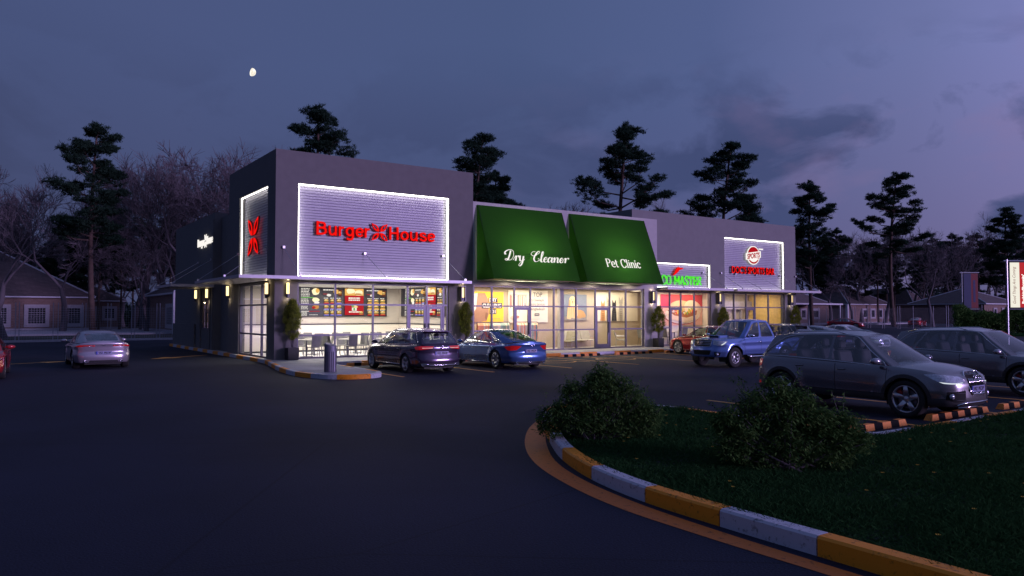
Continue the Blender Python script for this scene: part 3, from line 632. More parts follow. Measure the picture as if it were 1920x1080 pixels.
mb=MB(); P=catm([(.0,.0),(.18,.06),(.42,.22),(.58,.38),(.8,.42),(.86,.5),(.62,.5),(.52,.56),(.36,.5),(.22,.34),(.1,.14)],4,True)
mb.prism([(x*1.05,y*.95) for x,y in P],lambda u,v,d:(24.05+u,.68-d,4.34+v),.0,.05,0,1); mb.build('chilli_emblem',['red_l','red_edge'],s)
s=empty('wall_sign',(31.7,.7,4.5),"red lit block letter sign DOC'S SPORTS BAR with a round badge above",'sign')
mb=MB(); put_text(mb,"DOC'S SPORTS BAR",front(29.45,.66,4.64),.55,off=.008,ext=.05,width=4.4,height=.48,side=1,sp=1.0); mb.build('lettering',['red_l','red_edge'],s)
mb=MB(); f=front(31.65,.66,5.88)
def ell(rx,ry,n=28,a0=0,a1=2*PI): return [(rx*math.cos(a0+(a1-a0)*i/n),ry*math.sin(a0+(a1-a0)*i/n)) for i in range(n+ (0 if a1-a0>6.2 else 1))]
mb.prism(ell(.66,.62),f,0,.03,0); 
mb.add([f(u,v,.034) for u,v in ell(.60,.56)],[tuple(range(28))],1)
mb.add([f(u,v,.038) for u,v in ell(.52,.44,24,R(205),R(335))],[tuple(range(25))],0)
sl=.13
mb.prism([(-.78,-.22-.78*sl),(.74,-.22+.74*sl),(.74,.22+.74*sl),(-.78,.22-.78*sl)],f,.02,.05,0)
mb.prism([(-.66,-.32),(.62,-.25),(.5,-.2),(-.56,-.24)],f,.02,.045,0)
put_text(mb,'SPORTS',lambda u,v,w:f(-.66+u,-.2+v+(-.66+u)*sl,.054),.5,off=.02,width=1.28,height=.36,mi=1,side=1)
mb.box(32.2,32.62,.6,.64,6.28,6.36,0)
mb.build('badge',['white_l',emat('badge_red',(.7,.01,.02),.6)],s)
# ------------------------------------------------------------------ wall lamps
def sconce(p,axis,boxed,label):
    x,y,z=p; s=empty('wall_lamp',p,label,'lamp','wall lamps on the shop piers')
    mb=MB(); mb.lathe([(0,-.23),(.062,-.23),(.062,.23),(0,.23)],p,n=14); mb.build('lamp_glass','sconce',s,smooth=False)
    mb=MB(); mb.lathe([(0,-.40),(.055,-.40),(.07,-.36),(.07,-.232),(0,-.232)],p,n=14); mb.lathe([(0,.232),(.07,.232),(.07,.255),(0,.255)],p,n=14)
    if axis=='y':
        mb.box(x-.045,x+.045,y+.06,y+.118,z-.34,z+.20)
        if boxed:
            for a in (-.115,.095): mb.box(x+a,x+a+.02,y-.11,y+.10,z-.42,z+.30)
            mb.box(x-.095,x+.095,y-.11,y+.10,z+.28,z+.30); mb.box(x-.095,x+.095,y-.11,y+.10,z-.42,z-.40)
    else:
        mb.box(x+.06,x+.118,y-.045,y+.045,z-.34,z+.20)
    mb.build('lamp_bracket','steel',s)
    for q in (.34,-.46):
        l=bpy.data.lights.new('wall_lamp_light','POINT'); l.energy=1.7; l.color=(1,.76,.44); l.shadow_soft_size=.025
        o=bpy.data.objects.new('wall_lamp_light',l); COL.objects.link(o); o.location=(x,y-.0,z+q)
sconce((.51,-.12,3.1),'y',0,'glowing wall lamp on the front pier beside the tower corner')
sconce((8.92,-.12,3.05),'y',1,'framed wall lamp between the restaurant front and the dry cleaner')
sconce((21.62,-.12,3.05),'y',1,'framed wall lamp on the pier right of the pet clinic window')
sconce((27.95,.38,3.05),'y',1,'framed wall lamp between the taco shop and the sports bar')
sconce((35.3,.38,3.05),'y',1,'framed wall lamp on the far right end pier')
sconce((-.12,.72,3.1),'x',0,'wall lamp on the dark flank next to the tower corner')
sconce((-.12,7.0,3.15),'x',0,'wall lamp on the dark flank behind the side shop front')
sconce((-.18,11.02,3.12),'x',0,'wall lamp right of the serving window')
sconce((-.18,13.6,3.12),'x',0,'wall lamp left of the serving window')
# ------------------------------------------------------------------ lights inside the shops
def area(name,x,y,z,sx,sy,e,c,rot=(0,0,0)):
    l=bpy.data.lights.new(name,'AREA'); l.shape='RECTANGLE'; l.size=sx; l.size_y=sy; l.energy=e; l.color=c
    o=bpy.data.objects.new(name,l); COL.objects.link(o); o.location=(x,y,z); o.rotation_euler=rot; return o
area('restaurant_ceiling_light',4.4,1.6,3.33,7,.9,300,(1,.93,.84)); area('restaurant_ceiling_light',4.4,4.0,3.33,7,.9,220,(1,.93,.84))
area('cleaner_ceiling_light',12.5,1.3,3.4,5.2,.8,220,(1,.86,.63)); area('clinic_ceiling_light',18.4,1.3,3.4,5.2,.8,220,(1,.86,.63)); area('clinic_ceiling_light',21.9,1.6,3.4,.8,.6,16,(1,.80,.52))
area('taco_ceiling_light',25.3,1.35,3.36,4.6,.6,120,(1,.82,.6)); area('bar_ceiling_light',31.6,2,3.36,5,1.2,120,(1,.84,.58))
area('serving_window_light',1.1,12.1,3.15,1,1.6,12,(1,.7,.4))
for x in (1.6,4.4,7.4): area('canopy_downlight',x,-.5,3.44,.12,.12,11,(1,.88,.70))
for x in (23.5,26.5,29.6,33.5): area('canopy_downlight',x,-.2,3.43,.12,.12,5,(1,.8,.5))
for y in (2,5): area('canopy_downlight',-.7,y,3.44,.12,.12,3,(1,.85,.6))
for x in (11.5,14.3,17,19.8): area('soffit_downlight',x,-.5,3.66,.12,.12,12,(1,.84,.58))
# ------------------------------------------------------------------ vehicles
def paint(name,col,metal=.55,rough=.32):
    return pmat(name,col,rough,metal=metal,var=.02,coat=.8)
M['tyre']=pmat('tyre_rubber',(.018,.018,.019),.85,var=.15,bump=.3,bscale=60)
M['rim']=pmat('alloy_rim',(.55,.55,.58),.28,metal=.85,var=.02)
M['rimdark']=pmat('wheel_inner_dark',(.02,.02,.022),.6)
M['caliper']=pmat('brake_caliper_red',(.35,.015,.015),.4)
M['chrome']=pmat('chrome',(.75,.75,.78),.12,metal=1,var=0)
M['clad']=pmat('grey_cladding',(.03,.03,.033),.6,var=.06)
M['carglass']=glassmat('car_glass',(.62,.67,.70),base=.13)
M['privglass']=glassmat('dark_car_glass',(.50,.55,.60),base=.15)
M['seat']=pmat('seat_fabric',(.10,.095,.11),.7)
M['cabin']=pmat('cabin_trim',(.03,.03,.033),.8)
M['gap']=pmat('panel_gap',(.006,.006,.006),.9,var=0)
M['tail']=pmat('tail_lamp_red',(.55,.012,.015),.12,var=.15,scale=30,coat=1,emis=(1,.02,.02),es=.10)
M['taillit']=emat('tail_lamp_bar',(1,.55,.6),.7)
M['lens']=pmat('headlamp_lens',(.50,.53,.60),.1,metal=.5,var=.35,scale=25,coat=1)
M['lenslit']=emat('headlamp_strip',(.85,.92,1),.8)
M['plate']=pmat('number_plate',(.28,.29,.50),.4)
M['plateblue']=pmat('plate_blue_band',(.02,.04,.35),.4)
M['plateink']=pmat('plate_ink',(.01,.01,.03),.5)
def interp(P,u):
    n=len(P); u=max(0,min(n-1,u)); i=min(int(u),n-2); t=u-i
    p0,p1,p2,p3=P[max(i-1,0)],P[i],P[i+1],P[min(i+2,n-1)]
    if i==0: p0=(p1[0],-p2[1] if len(p1)>1 else p2[0],)+tuple(p2[2:]) ; 
    if i==0: p0=(p2[0],-p2[1])+tuple(p2[2:])
    if i+2>n-1: p3=(p1[0],-p1[1])+tuple(p1[2:])
    return tuple(.5*((2*b)+(-a+c)*t+(2*a-5*b+4*c-d)*t*t+(-a+3*b-3*c+d)*t**3) for a,b,c,d in zip(p0,p1,p2,p3))
def lerp_prof(P,z):
    if z<=P[0][0]: return P[0][1]
    for (a,b),(c,d) in zip(P,P[1:]):
        if z<=c:
            t=(z-a)/(c-a); t=t*t*(3-2*t); return b+(d-b)*t
    return P[-1][1]
def pip(x,y,P):
    c=False;j=len(P)-1
    for i in range(len(P)):
        if (P[i][1]>y)!=(P[j][1]>y) and x<(P[j][0]-P[i][0])*(y-P[i][1])/(P[j][1]-P[i][1])+P[i][0]: c=not c
        j=i
    return c
def dens(P,step,closed=True):
    out=[];n=len(P)
    for i in range(n if closed else n-1):
        a,b=P[i],P[(i+1)%n]; l=math.hypot(b[0]-a[0],b[1]-a[1]); k=max(1,int(l/step))
        for j in range(k): out.append((a[0]+(b[0]-a[0])*j/k,a[1]+(b[1]-a[1])*j/k))
    if not closed: out.append(P[-1])
    return out
def rounded(P,r=.12,n=3):
    out=[];k=len(P)
    for i in range(k):
        a,b,c=P[i-1],P[i],P[(i+1)%k]
        def tow(q): 
            l=math.hypot(q[0]-b[0],q[1]-b[1]); t=min(.45,r/l if l else 0); return (b[0]+(q[0]-b[0])*t,b[1]+(q[1]-b[1])*t)
        p,q=tow(a),tow(c)
        for j in range(n+1):
            t=j/n; out.append(tuple((1-t)**2*p[m]+2*t*(1-t)*b[m]+t*t*q[m] for m in (0,1)))
    return out
class Patch:
    """constrained triangulation of a 2D domain split among named regions, mapped to 3D"""
    def __init__(s,W,Hh,nx,ny): s.W=W;s.H=Hh;s.nx=nx;s.ny=ny;s.reg=[]
    def region(s,name,poly): s.reg.append((name,poly))
    def run(s):
        V=[];E=[]
        def addpoly(P):
            o=len(V); V.extend(Vector(p) for p in P); n=len(P); E.extend((o+i,o+(i+1)%n) for i in range(n))
        st=min(s.W/s.nx,s.H/s.ny)
        addpoly(dens([(0,0),(s.W,0),(s.W,s.H),(0,s.H)],s.W/s.nx))
        for n,P in s.reg: addpoly(P)
        for i in range(1,s.nx):
            for j in range(1,s.ny): V.append(Vector((s.W*i/s.nx,s.H*(j/s.ny))))
        r=delaunay_2d_cdt(V,E,[],0,1e-5)
        vo,fo=r[0],r[2]; out={}
        for f in fo:
            cx=sum(vo[i].x for i in f)/len(f); cy=sum(vo[i].y for i in f)/len(f)
            if not(0<cx<s.W and 0<cy<s.H): continue
            nm='body'
            for n,P in s.reg:
                if pip(cx,cy,P): nm=n
            out.setdefault(nm,[]).append(tuple(f))
        s.v=[(p.x,p.y) for p in vo]; s.f=out; return s
def patch_mesh(mb,pt,name,fn,mi=0,mirror=True,off=0):
    fs=pt.f.get(name,[])
    if not fs: return
    used=sorted({i for f in fs for i in f}); ix={u:k for k,u in enumerate(used)}
    P=[fn(*pt.v[u]) for u in used]
    def orient(f): 
        a,b,c=(pt.v[i] for i in f[:3]); return f if (b[0]-a[0])*(c[1]-a[1])-(b[1]-a[1])*(c[0]-a[0])>0 else f[::-1]
    F=[tuple(ix[i] for i in orient(f)) for f in fs]
    return P,F
def build_region(pt,name,fn,matname,oname,parent,sides='both',smooth=True,flip=False):
    r=patch_mesh(None,pt,name,fn)
    if not r: return []
    P,F=r; res=[]
    if flip: F=[f[::-1] for f in F]
    PM=[(p[0],-p[1],p[2]) for p in P]; FM=[f[::-1] for f in F]
    if sides=='both':
        mb=MB(); mb.add(P,F); mb.add(PM,FM); me=mb
        o=me.build(oname,matname,parent,smooth,world=False)
        b=bmesh.new(); b.from_mesh(o.data); bmesh.ops.remove_doubles(b,verts=b.verts,dist=1e-4); b.to_mesh(o.data); b.free(); res.append(o)
    else:
        for pp,ff in ((P,F),(PM,FM)):
            mb=MB(); mb.add(pp,ff); res.append(mb.build(oname,matname,parent,smooth,world=False))
    return res
def wheel(parent,x,y,r,w,spokes,style,caliper=False,out=1,rimr=None):
    """out: +1 outer face towards +y"""
    rr=rimr or r*.68; g=bpy.data.objects.new('wheel',None); COL.objects.link(g); g.parent=parent; g.location=(x,y,r)
    def Y(h): return h*out
    mb=MB(); hw=w/2
    prof=[(rr,-hw*.9),(rr+.02,-hw),(r-.03,-hw),(r-.008,-hw*.8),(r,-hw*.45),(r,hw*.45),(r-.008,hw*.8),(r-.03,hw),(rr+.02,hw),(rr,hw*.88)]
    prof=[(a,Y(b)) for a,b in prof]; mb.lathe(prof,axis='y',n=36); mb.build('tyre','tyre',g,True,world=False,fixn=True)
    mb=MB(); mb.lathe([(a,Y(b)) for a,b in [(rr,-hw*.9),(rr-.02,-hw*.5),(rr-.035,hw*.2),(rr-.025,hw*.7),(rr-.012,hw*.86),(rr+.004,hw*.93),(rr+.006,hw*.86)]],axis='y',n=36)
    mb.lathe([(a,Y(b)) for a,b in [(0,hw*.62),(.05,hw*.60),(.075,hw*.5),(.08,hw*.2)]],axis='y',n=16)
    for k in range(spokes):
        offs=(0,) if style in('wide','slim') else (-.11,.11)
        for o_ in offs:
            a=2*PI*k/spokes+PI/2; a2=a+o_*(1.0 if style!='wide' else 0)
            w0,w1=(.055,.050) if style=='wide' else ((.024,.017) if style=='twin' else (.02,.016))
            c=Vector((math.cos(a),0,math.sin(a))); c2=Vector((math.cos(a2),0,math.sin(a2))); t1=Vector((-math.sin(a),0,math.cos(a))); t2=Vector((-math.sin(a2),0,math.cos(a2)))
            p0=c*.055; p1=c2*(rr-.012); vs=[]
            for p,t,ww,yo in ((p0,t1,w0,hw*.56),(p0.lerp(p1,.5),t1,(w0+w1)/2,hw*.72),(p1,t2,w1,hw*.84)):
                for sx,dy in ((-1,0),(-.55,.014),(.55,.014),(1,0),(.8,-.03),(-.8,-.03)): q=p+t*ww*sx; vs.append((q.x,Y(yo+dy),q.z))
            fs=[]
            for i in range(2):
                for j in range(6): fs.append((i*6+j,i*6+(j+1)%6,(i+1)*6+(j+1)%6,(i+1)*6+j))
            fs.append(tuple(range(6)));fs.append(tuple(range(17,11,-1)))
            mb.add(vs,fs)
    mb.build('rim','rim',g,True,world=False,fixn=True)
    mb=MB(); mb.lathe([(a,Y(b)) for a,b in [(0,-hw*.3),(rr-.01,-hw*.3),(rr-.01,-hw*.35)]],axis='y',n=24); mb.build('wheel_well_disc','rimdark',g,False,world=False)
    mb=MB(); mb.lathe([(a,Y(b)) for a,b in [(.05,.0),(rr*.72,.0),(rr*.72,.02),(.05,.02)]],axis='y',n=24); mb.build('brake_disc','steel',g,False,world=False,fixn=True)
    if caliper:
        mb=MB(); 
        for i in range(5):
            a=R(125+i*11); a2=R(125+(i+1)*11)
            P=[(math.cos(q)*rad,math.sin(q)*rad) for q,rad in ((a,rr*.5),(a2,rr*.5),(a2,rr*.86),(a,rr*.86))]
            mb.prism(P,lambda u,v,d:(u,Y(d),v),.0,.045)
        mb.build('brake_caliper','caliper',g,False,world=False,fixn=True)
    return g

def make_car(name,label,cat,loc,rz,S,col_mat,group=None):
    car=empty(name,(0,0,0),label,cat,group)
    O=S['outline']; nO=len(O)                 # (x,y,ztop) rear centre -> nose centre
    us=[i*(nO-1)/240 for i in range(241)]; pts=[interp(O,u) for u in us]
    arc=[0]
    for a,b in zip(pts,pts[1:]): arc.append(arc[-1]+math.hypot(a[0]-b[0],a[1]-b[1]))
    A=arc[-1]
    def u_of(a):
        a=max(0,min(A,a)); lo,hi=0,240
        while hi-lo>1:
            m=(lo+hi)//2
            if arc[m]<=a: lo=m
            else: hi=m
        t=(a-arc[lo])/max(1e-9,arc[hi]-arc[lo]); return (lo+t)*(nO-1)/240
    def a_side(x):   # side section, x increasing
        best=min(range(241),key=lambda i:abs(pts[i][0]-x)+(0 if pts[i][1]>S['W']*.34 else 9)); i=max(1,min(239,best)); dx=pts[i+1][0]-pts[i-1][0]; return arc[i]+(x-pts[i][0])/dx*(arc[i+1]-arc[i-1]) if abs(dx)>1e-4 else arc[i]
    def a_end(y,fr_):
        rng=range(180,241) if fr_ else range(0,61)
        b=min(rng,key=lambda i:abs(pts[i][1]-y)); return arc[b]
    z0f=S['sill']
    wheels=[(S['xr'],S['wr']),(S['xf'],S['wr'])]
    def shell(a,v):
        u=u_of(a); x,y,zt=interp(O,u); p=interp(O,min(u+.02,nO-1)); q=interp(O,max(u-.02,0))
        tx,ty=p[0]-q[0],p[1]-q[1]; l=math.hypot(tx,ty) or 1; nx,ny=-ty/l*-1,tx/l
        nx,ny=-ty/l,tx/l
        # outward normal: travelling rear->nose on the left side, outward is +y side
        if ny<0 and abs(ny)>.5: nx,ny=-nx,-ny
        if x>0 and nx<0 and abs(nx)>.5: nx=-nx
        if x<0 and nx>0 and abs(nx)>.5: nx=-nx
        xm=max(-1,min(1,x/ (O[-1][0])))
        z0=z0f+ (S.get('front_lift',.03) if x>S['xf'] else 0)+(S.get('rear_lift',.05) if x<S['xr'] else 0)
        z=z0+(zt-z0)*v
        wf=max(0,nx)**2 if x>0 else 0; wr_=max(0,-nx)**2 if x<0 else 0; ws=1-wf-wr_
        ins=ws*lerp_prof(S['pside'],z/zt)+wf*lerp_prof(S['pfront'],z/zt)+wr_*lerp_prof(S['prear'],z/zt)
        r=S.get('round',.07); 
        if z>zt-r: tt=(z-(zt-r))/r; ins+=r*.75*(1-math.sqrt(max(0,1-tt*tt)))
        if z<z0+.06: tt=(z0+.06-z)/.06; ins+=.03*tt*tt
        fl=0
        for wx,wr in wheels:
            d=math.hypot(x-wx,z-S['wz']); fl=max(fl,S.get('flare',.03)*math.exp(-((d-wr-.03)/.12)**2))
        ins-=fl*ws
        return (x-nx*ins,y-ny*ins if y>1e-4 else 0.0,z)
    def vz(a,z):
        u=u_of(a); x,y,zt=interp(O,u); z0=z0f+(S.get('front_lift',.03) if x>S['xf'] else 0)+(S.get('rear_lift',.05) if x<S['xr'] else 0); return (z-z0)/(zt-z0)
    def dp(mode,c,z):
        a=a_side(c) if mode=='s' else a_end(c,mode=='f'); return (a,vz(a,z))
    pt=Patch(A,1.0,110,11)
    # scale v so the domain is near isotropic
    K=.75
    pt=Patch(A,K,int(A/.055),14)
    def reg(name,poly): pt.region(name,[(a,v*K) for a,v in poly])
    for wx,wr in wheels:
        if S.get('clad'):
            P=[dp('s',wx+(wr+S['clad'])*math.cos(t),S['wz']+(wr+S['clad'])*math.sin(t)) for t in [R(-40+260*i/30) for i in range(31)]]
            reg('cladding',dens(P,.06))
    if S.get('clad'):
        zs=z0f+.13; reg('cladding',dens([(0.001,-.02),(A-.001,-.02),(A-.001,vz(A,z0f+.15)),dp('s',S['xf']+S['wr'],zs),dp('s',S['xf'],zs),dp('s',S['xr'],zs),dp('s',S['xr']-S['wr'],zs),(0.001,vz(0,z0f+.22))],.08))
    for nm,poly in S['regions']:
        P=[dp(*q) for q in poly]; reg(nm,dens(rounded(P,.02) if S.get('rr',1) else P,.05))
    for wx,wr in wheels:
        P=[dp('s',wx+wr*math.cos(t),S['wz']+wr*math.sin(t)) for t in [R(-50+280*i/40) for i in range(41)]]
        reg('hole',P)
    pt.run(); fn=lambda a,v:shell(a,v/K)
    body=build_region(pt,'body',fn,col_mat,'body',car,'both')[0]
    if S.get('clad'): build_region(pt,'cladding',fn,'clad','cladding',car,'both')
    names={q[0] for q in S['regions']}
    MATS={'headlight':'lens','taillight':'tail','taillight_bar':'taillit','gap':'gap','grille':'gap','intake':'gap','lower_bumper':'clad','chrome_strip':'chrome','headlight_strip':'lenslit','diffuser':'clad','plate_recess':col_mat,'reflector':'tail'}
    for nm in sorted(names):
        if nm=='gap': 
            o=build_region(pt,nm,fn,'gap','panel_gap',car,'both'); continue
        sides='both' if nm in('grille','lower_bumper','diffuser','chrome_strip') else 'lr'
        build_region(pt,nm,fn,MATS.get(nm,col_mat),nm.replace('_bar','_strip'),car,sides)
    # top caps: hood and rear deck
    top=[fn(A*i/160,K) for i in range(161)]
    def cap(i0,i1,crown,oname,mat):
        mb=MB(); n=i1-i0+1; m=10; vs=[];fs=[]
        for i in range(i0,i1+1):
            x,y,z=top[i]
            for j in range(m+1):
                s=-1+2*j/m; vs.append((x,y*s,z+crown(x,y)*(1-abs(s)**2.2)))
        for i in range(n-1):
            for j in range(m): fs.append((i*(m+1)+j,i*(m+1)+j+1,(i+1)*(m+1)+j+1,(i+1)*(m+1)+j))
        fs=[f[::-1] for f in fs]
        mb.add(vs,fs); return mb.build(oname,mat,car,True,world=False)
    ir=next(i for i in range(161) if top[i][0]>S['deck_x']); ih=next(i for i in range(161) if top[i][0]>S['cowl_x'])
    cr=S.get('crown',.09); xn=O[-1][0]
    hood=cap(ih,160,lambda x,y:cr*min(1,(xn-x)/.35)**.5*min(1,y/.5),'hood',col_mat)
    if S.get('bed'):
        pass
    else: cap(0,ir,lambda x,y:S.get('rcrown',.03)*min(1,y/.5),'rear_deck',col_mat)
    mb=MB(); zz=min(top[ir][2],top[ih][2])-.05; yw=S['W']/2-.12
    mb.box(top[ir][0]-.05,top[ih][0]+.05,-yw,yw,zz-.02,zz); mb.build('cabin_floor','cabin',car,world=False)
    # closing strip between shell top edge and cabin glass
    # greenhouse
    Bt,T=S['gb'],S['gt']; nG=len(Bt)
    bulge=S.get('bulge',.035)
    def gh(u,v):
        b=interp(Bt,u); t=interp(T,u); x=b[0]+(t[0]-b[0])*v; y=b[1]+(t[1]-b[1])*v; z=b[2]+(t[2]-b[2])*v
        k=bulge*4*v*(1-v); side=1 if 2<=u<=nG-2.5 else 0
        if u>nG-2: x+=k*.6
        elif u<1: x-=k*.6
        y+=k*(.9 if b[1]>.3 else 0); 
        return (x,max(0,y),z)
    G=Patch(nG-1.0,1.0,(nG-1)*9,8)
    for nm,poly in S['windows']: G.region(nm,dens(rounded(poly,.10),.08))
    G.run()
    build_region(G,'body',gh,col_mat,'roof_pillars',car,'both')
    for nm in sorted({w[0] for w in S['windows']}):
        m='carglass'
        if nm in('rear_side_window','quarter_window','rear_window') : m=S.get('rearglass','carglass')
        build_region(G,nm,gh,'gap' if nm=='window_pillar' else m,nm,car,'both' if nm in('windscreen','rear_window') else 'lr')
    # roof cap
    mb=MB(); N=60;m=10;vs=[];fs=[]
    rt=[gh((nG-1)*i/N,1) for i in range(N+1)]
    xs_=[p[0] for p in rt]; x0r,x1r=xs_[0],xs_[-1]
    for i,(x,y,z) in enumerate(rt):
        for j in range(m+1):
            s=-1+2*j/m; q=(x-x0r)/(x1r-x0r); vs.append((x,y*s,z+S.get('rcr',.06)*(1-abs(s)**2.4)*min(1,y/.45)*min(1,4*q+.15)*min(1,4*(1-q)+.15)))
    for i in range(N):
        for j in range(m): fs.append((i*(m+1)+j,(i+1)*(m+1)+j,(i+1)*(m+1)+j+1,i*(m+1)+j+1))
    mb.add(vs,fs); mb.build('roof',col_mat,car,True,world=False,fixn=False)
    # bright window line
    if S.get('chromeline',True):
        L=[gh(u,v) for u,v in S['dlo']]; 
        for sg in (1,-1): MB().tube([(x,(y+.006)*sg,z) for x,y,z in catm(L,3,True)+[L[0]]],.010,5).build('window_trim','chrome',car,True,world=False)
    # wheels
    for wx,tr in ((S['xf'],S['trk']),(S['xr'],S['trk'])):
        for sg in (1,-1): wheel(car,wx,sg*(tr-.01),S['tr'],S['tw'],S['spokes'],S['rimstyle'],S.get('caliper',False),sg,S.get('rimr'))
    # wheel houses
    mb=MB()
    for wx,wr in wheels:
        for sg in (1,-1):
            y1=sg*(S['W']/2-.10); y0=sg*(S['W']/2-.42)
            for i in range(14):
                a,b=R(-20+220*i/14),R(-20+220*(i+1)/14); rr=wr+.02
                mb.quad((wx+rr*math.cos(a),y0,S['wz']+rr*math.sin(a)),(wx+rr*math.cos(b),y0,S['wz']+rr*math.sin(b)),(wx+rr*math.cos(b),y1,S['wz']+rr*math.sin(b)),(wx+rr*math.cos(a),y1,S['wz']+rr*math.sin(a)))
            mb.box(wx-wr,wx+wr,y0-.01,y0+.01,z0f,S['wz']+wr)
    mb.box(O[0][0]+.25,xn-.3,-S['W']/2+.35,S['W']/2-.35,z0f-.02,z0f+.12)
    mb.box(S['xr']+wheels[0][1],S['xf']-wheels[0][1],-S['W']/2+.09,S['W']/2-.09,z0f+.0,z0f+.1)
    mb.build('underbody','rimdark',car,world=False)
    # seats and wheel
    zs=S.get('seatz',.62)
    def seat(x,y,w=.5,rear=False):
        mb=MB()
        mb.add(*rbox(x-.25,x+.25,y-w/2,y+w/2,zs-.2,zs)); 
        mb.add(*rbox(x-.42,x-.27,y-w/2,y+w/2,zs-.05,zs+.50,-.12)); mb.add(*rbox(x-.52,x-.42,y-.12,y+.12,zs+.54,zs+.72,-.02)); mb.tube([(x-.45,y-.05,zs+.45),(x-.47,y-.05,zs+.58)],.008,5); mb.tube([(x-.45,y+.05,zs+.45),(x-.47,y+.05,zs+.58)],.008,5)
        mb.build('seat','seat',car,world=False)
    sx=S.get('seatx',.25)
    seat(sx,.38); seat(sx,-.38)
    if S.get('rearseat',True): seat(sx-.9,.42); seat(sx-.9,-.42)
    mb=MB(); cx=S['cowl_x']; mb.add(*rbox(cx-.45,cx+.1,-yw+.05,yw-.05,zz-.05,zz+.04)); mb.build('dashboard','cabin',car,world=False)
    mb=MB(); c=Vector((cx-.62,.38,zz+.02)); P=[c+Vector((.06*math.sin(t),.18*math.cos(t),.17*math.sin(t))) for t in [2*PI*i/20 for i in range(21)]]; mb.tube(P,.014,6); mb.tube([P[0],P[10]],.012,5); mb.build('steering_wheel','cabin',car,world=False)
    # mirrors
    mx,my,mz=S['mirror']
    for sg in (1,-1):
        mb=MB(); n=10; vs=[];fs=[]
        for i in range(7):
            q=i/6; yy=my+.02+.22*q; sc=math.sin(PI*min(.96,max(.12,q*.9+.1)))**.5
            for k in range(n):
                t=2*PI*k/n; vs.append((mx+.075*sc*math.cos(t)+ (.02 if math.cos(t)>0 else 0)-.03*q,sg*yy,mz+.07*sc*math.sin(t)))
        for i in range(6):
            for k in range(n): fs.append((i*n+k,i*n+(k+1)%n,(i+1)*n+(k+1)%n,(i+1)*n+k))
        fs.append(tuple(range(n)));fs.append(tuple(6*n+k for k in range(n))[::-1])
        mb.add(vs,fs); m_=mb.build('mirror',S.get('mirrormat',col_mat),car,True,world=False,fixn=True)
        MB().add(*rbox(mx-.04,mx+.04,sg*(my-.06),sg*(my+.05),mz-.075,mz-.035)).build('mirror_arm','black',m_,world=False)
    # handles
    for hx,hz in S['handles']:
        u=None
        for sg in (1,-1):
            a=a_side(hx); p=fn(a,vz(a,hz)*K); yy=p[1]
            mb=MB(); mb.tube([(hx-.09,sg*(yy+.0),hz-.005),(hx-.07,sg*(yy+.032),hz),(hx+.07,sg*(yy+.034),hz+.004),(hx+.09,sg*(yy+.0),hz)],.014,6)
            mb.build('door_handle',S.get('handlemat',col_mat),car,True,world=False)
    # plate
    def plate(xp,z,front,tilt=0):
        mb=MB(); w,h=.26,.057; sg=1 if front else -1
        f=lambda u,v,d:(xp+sg*(.006+d)-sg*(tilt*v),sg*u,z+v)
        mb.prism([(-w,-h),(w,-h),(w,h),(-w,h)],f,-.008,0)
        o=mb.build('number_plate','plate',car,world=False)
        mb=MB(); mb.add([f(u,v,.002) for u,v in ((-w,-h),(-w+.045,-h),(-w+.045,h),(-w,h))],[(0,1,2,3)]); mb.build('plate_band','plateblue',o,world=False)
        mb=MB(); put_text(mb,'VIZ',lambda u,v,d:f(-.19+u,-.038+v,.003),.1,off=.004,width=.155,height=.076); put_text(mb,'PEOP',lambda u,v,d:f(.0+u,-.038+v,.003),.1,off=.004,width=.22,height=.076); mb.build('plate_letters','plateink',o,world=False)
    if S.get('fplate'):
        z=S['fplate'][1]; xs2=[fn(a_end(.22,True),vz(a_end(.22,True),z+q)*K)[0] for q in(-.05,.05)]; xa=fn(A,vz(A,z)*K)[0]; plate(max(xa+.012,max(xs2)+.004),z,True)
    if S.get('rplate'):
        z=S['rplate'][1]; plate(min(fn(0,vz(0,z+q)*K)[0] for q in(-.05,.05))-.012,z,False)
    ctx=dict(car=car,fn=fn,dp=dp,K=K,gh=gh,a_end=a_end,vz=vz,A=A,paint=col_mat,S=S,shell=fn)
    if S.get('extra'): S['extra'](ctx)
    car.location=(loc[0],loc[1],0); car.rotation_euler=(0,0,rz)
    return car
def rbox(x0,x1,y0,y1,z0,z1,lean=0):
    """box with bevelled edges, optional lean of its top along x"""
    if y0>y1:y0,y1=y1,y0
    b=min(.03,(x1-x0)*.3,(y1-y0)*.3,(z1-z0)*.3); vs=[];fs=[]
    for z,i in ((z0,b),(z0+b,0),(z1-b,0),(z1,b)):
        l=lean*(z-z0)/(z1-z0)
        for x,y in ((x0+i+b,y0+i),(x1-i-b,y0+i),(x1-i,y0+i+b),(x1-i,y1-i-b),(x1-i-b,y1-i),(x0+i+b,y1-i),(x0+i,y1-i-b),(x0+i,y0+i+b)): vs.append((x+l,y,z))
    for k in range(3):
        for j in range(8): fs.append((k*8+j,k*8+(j+1)%8,(k+1)*8+(j+1)%8,(k+1)*8+j))
    fs.append(tuple(range(8))[::-1]); fs.append(tuple(range(24,32))); return vs,fs

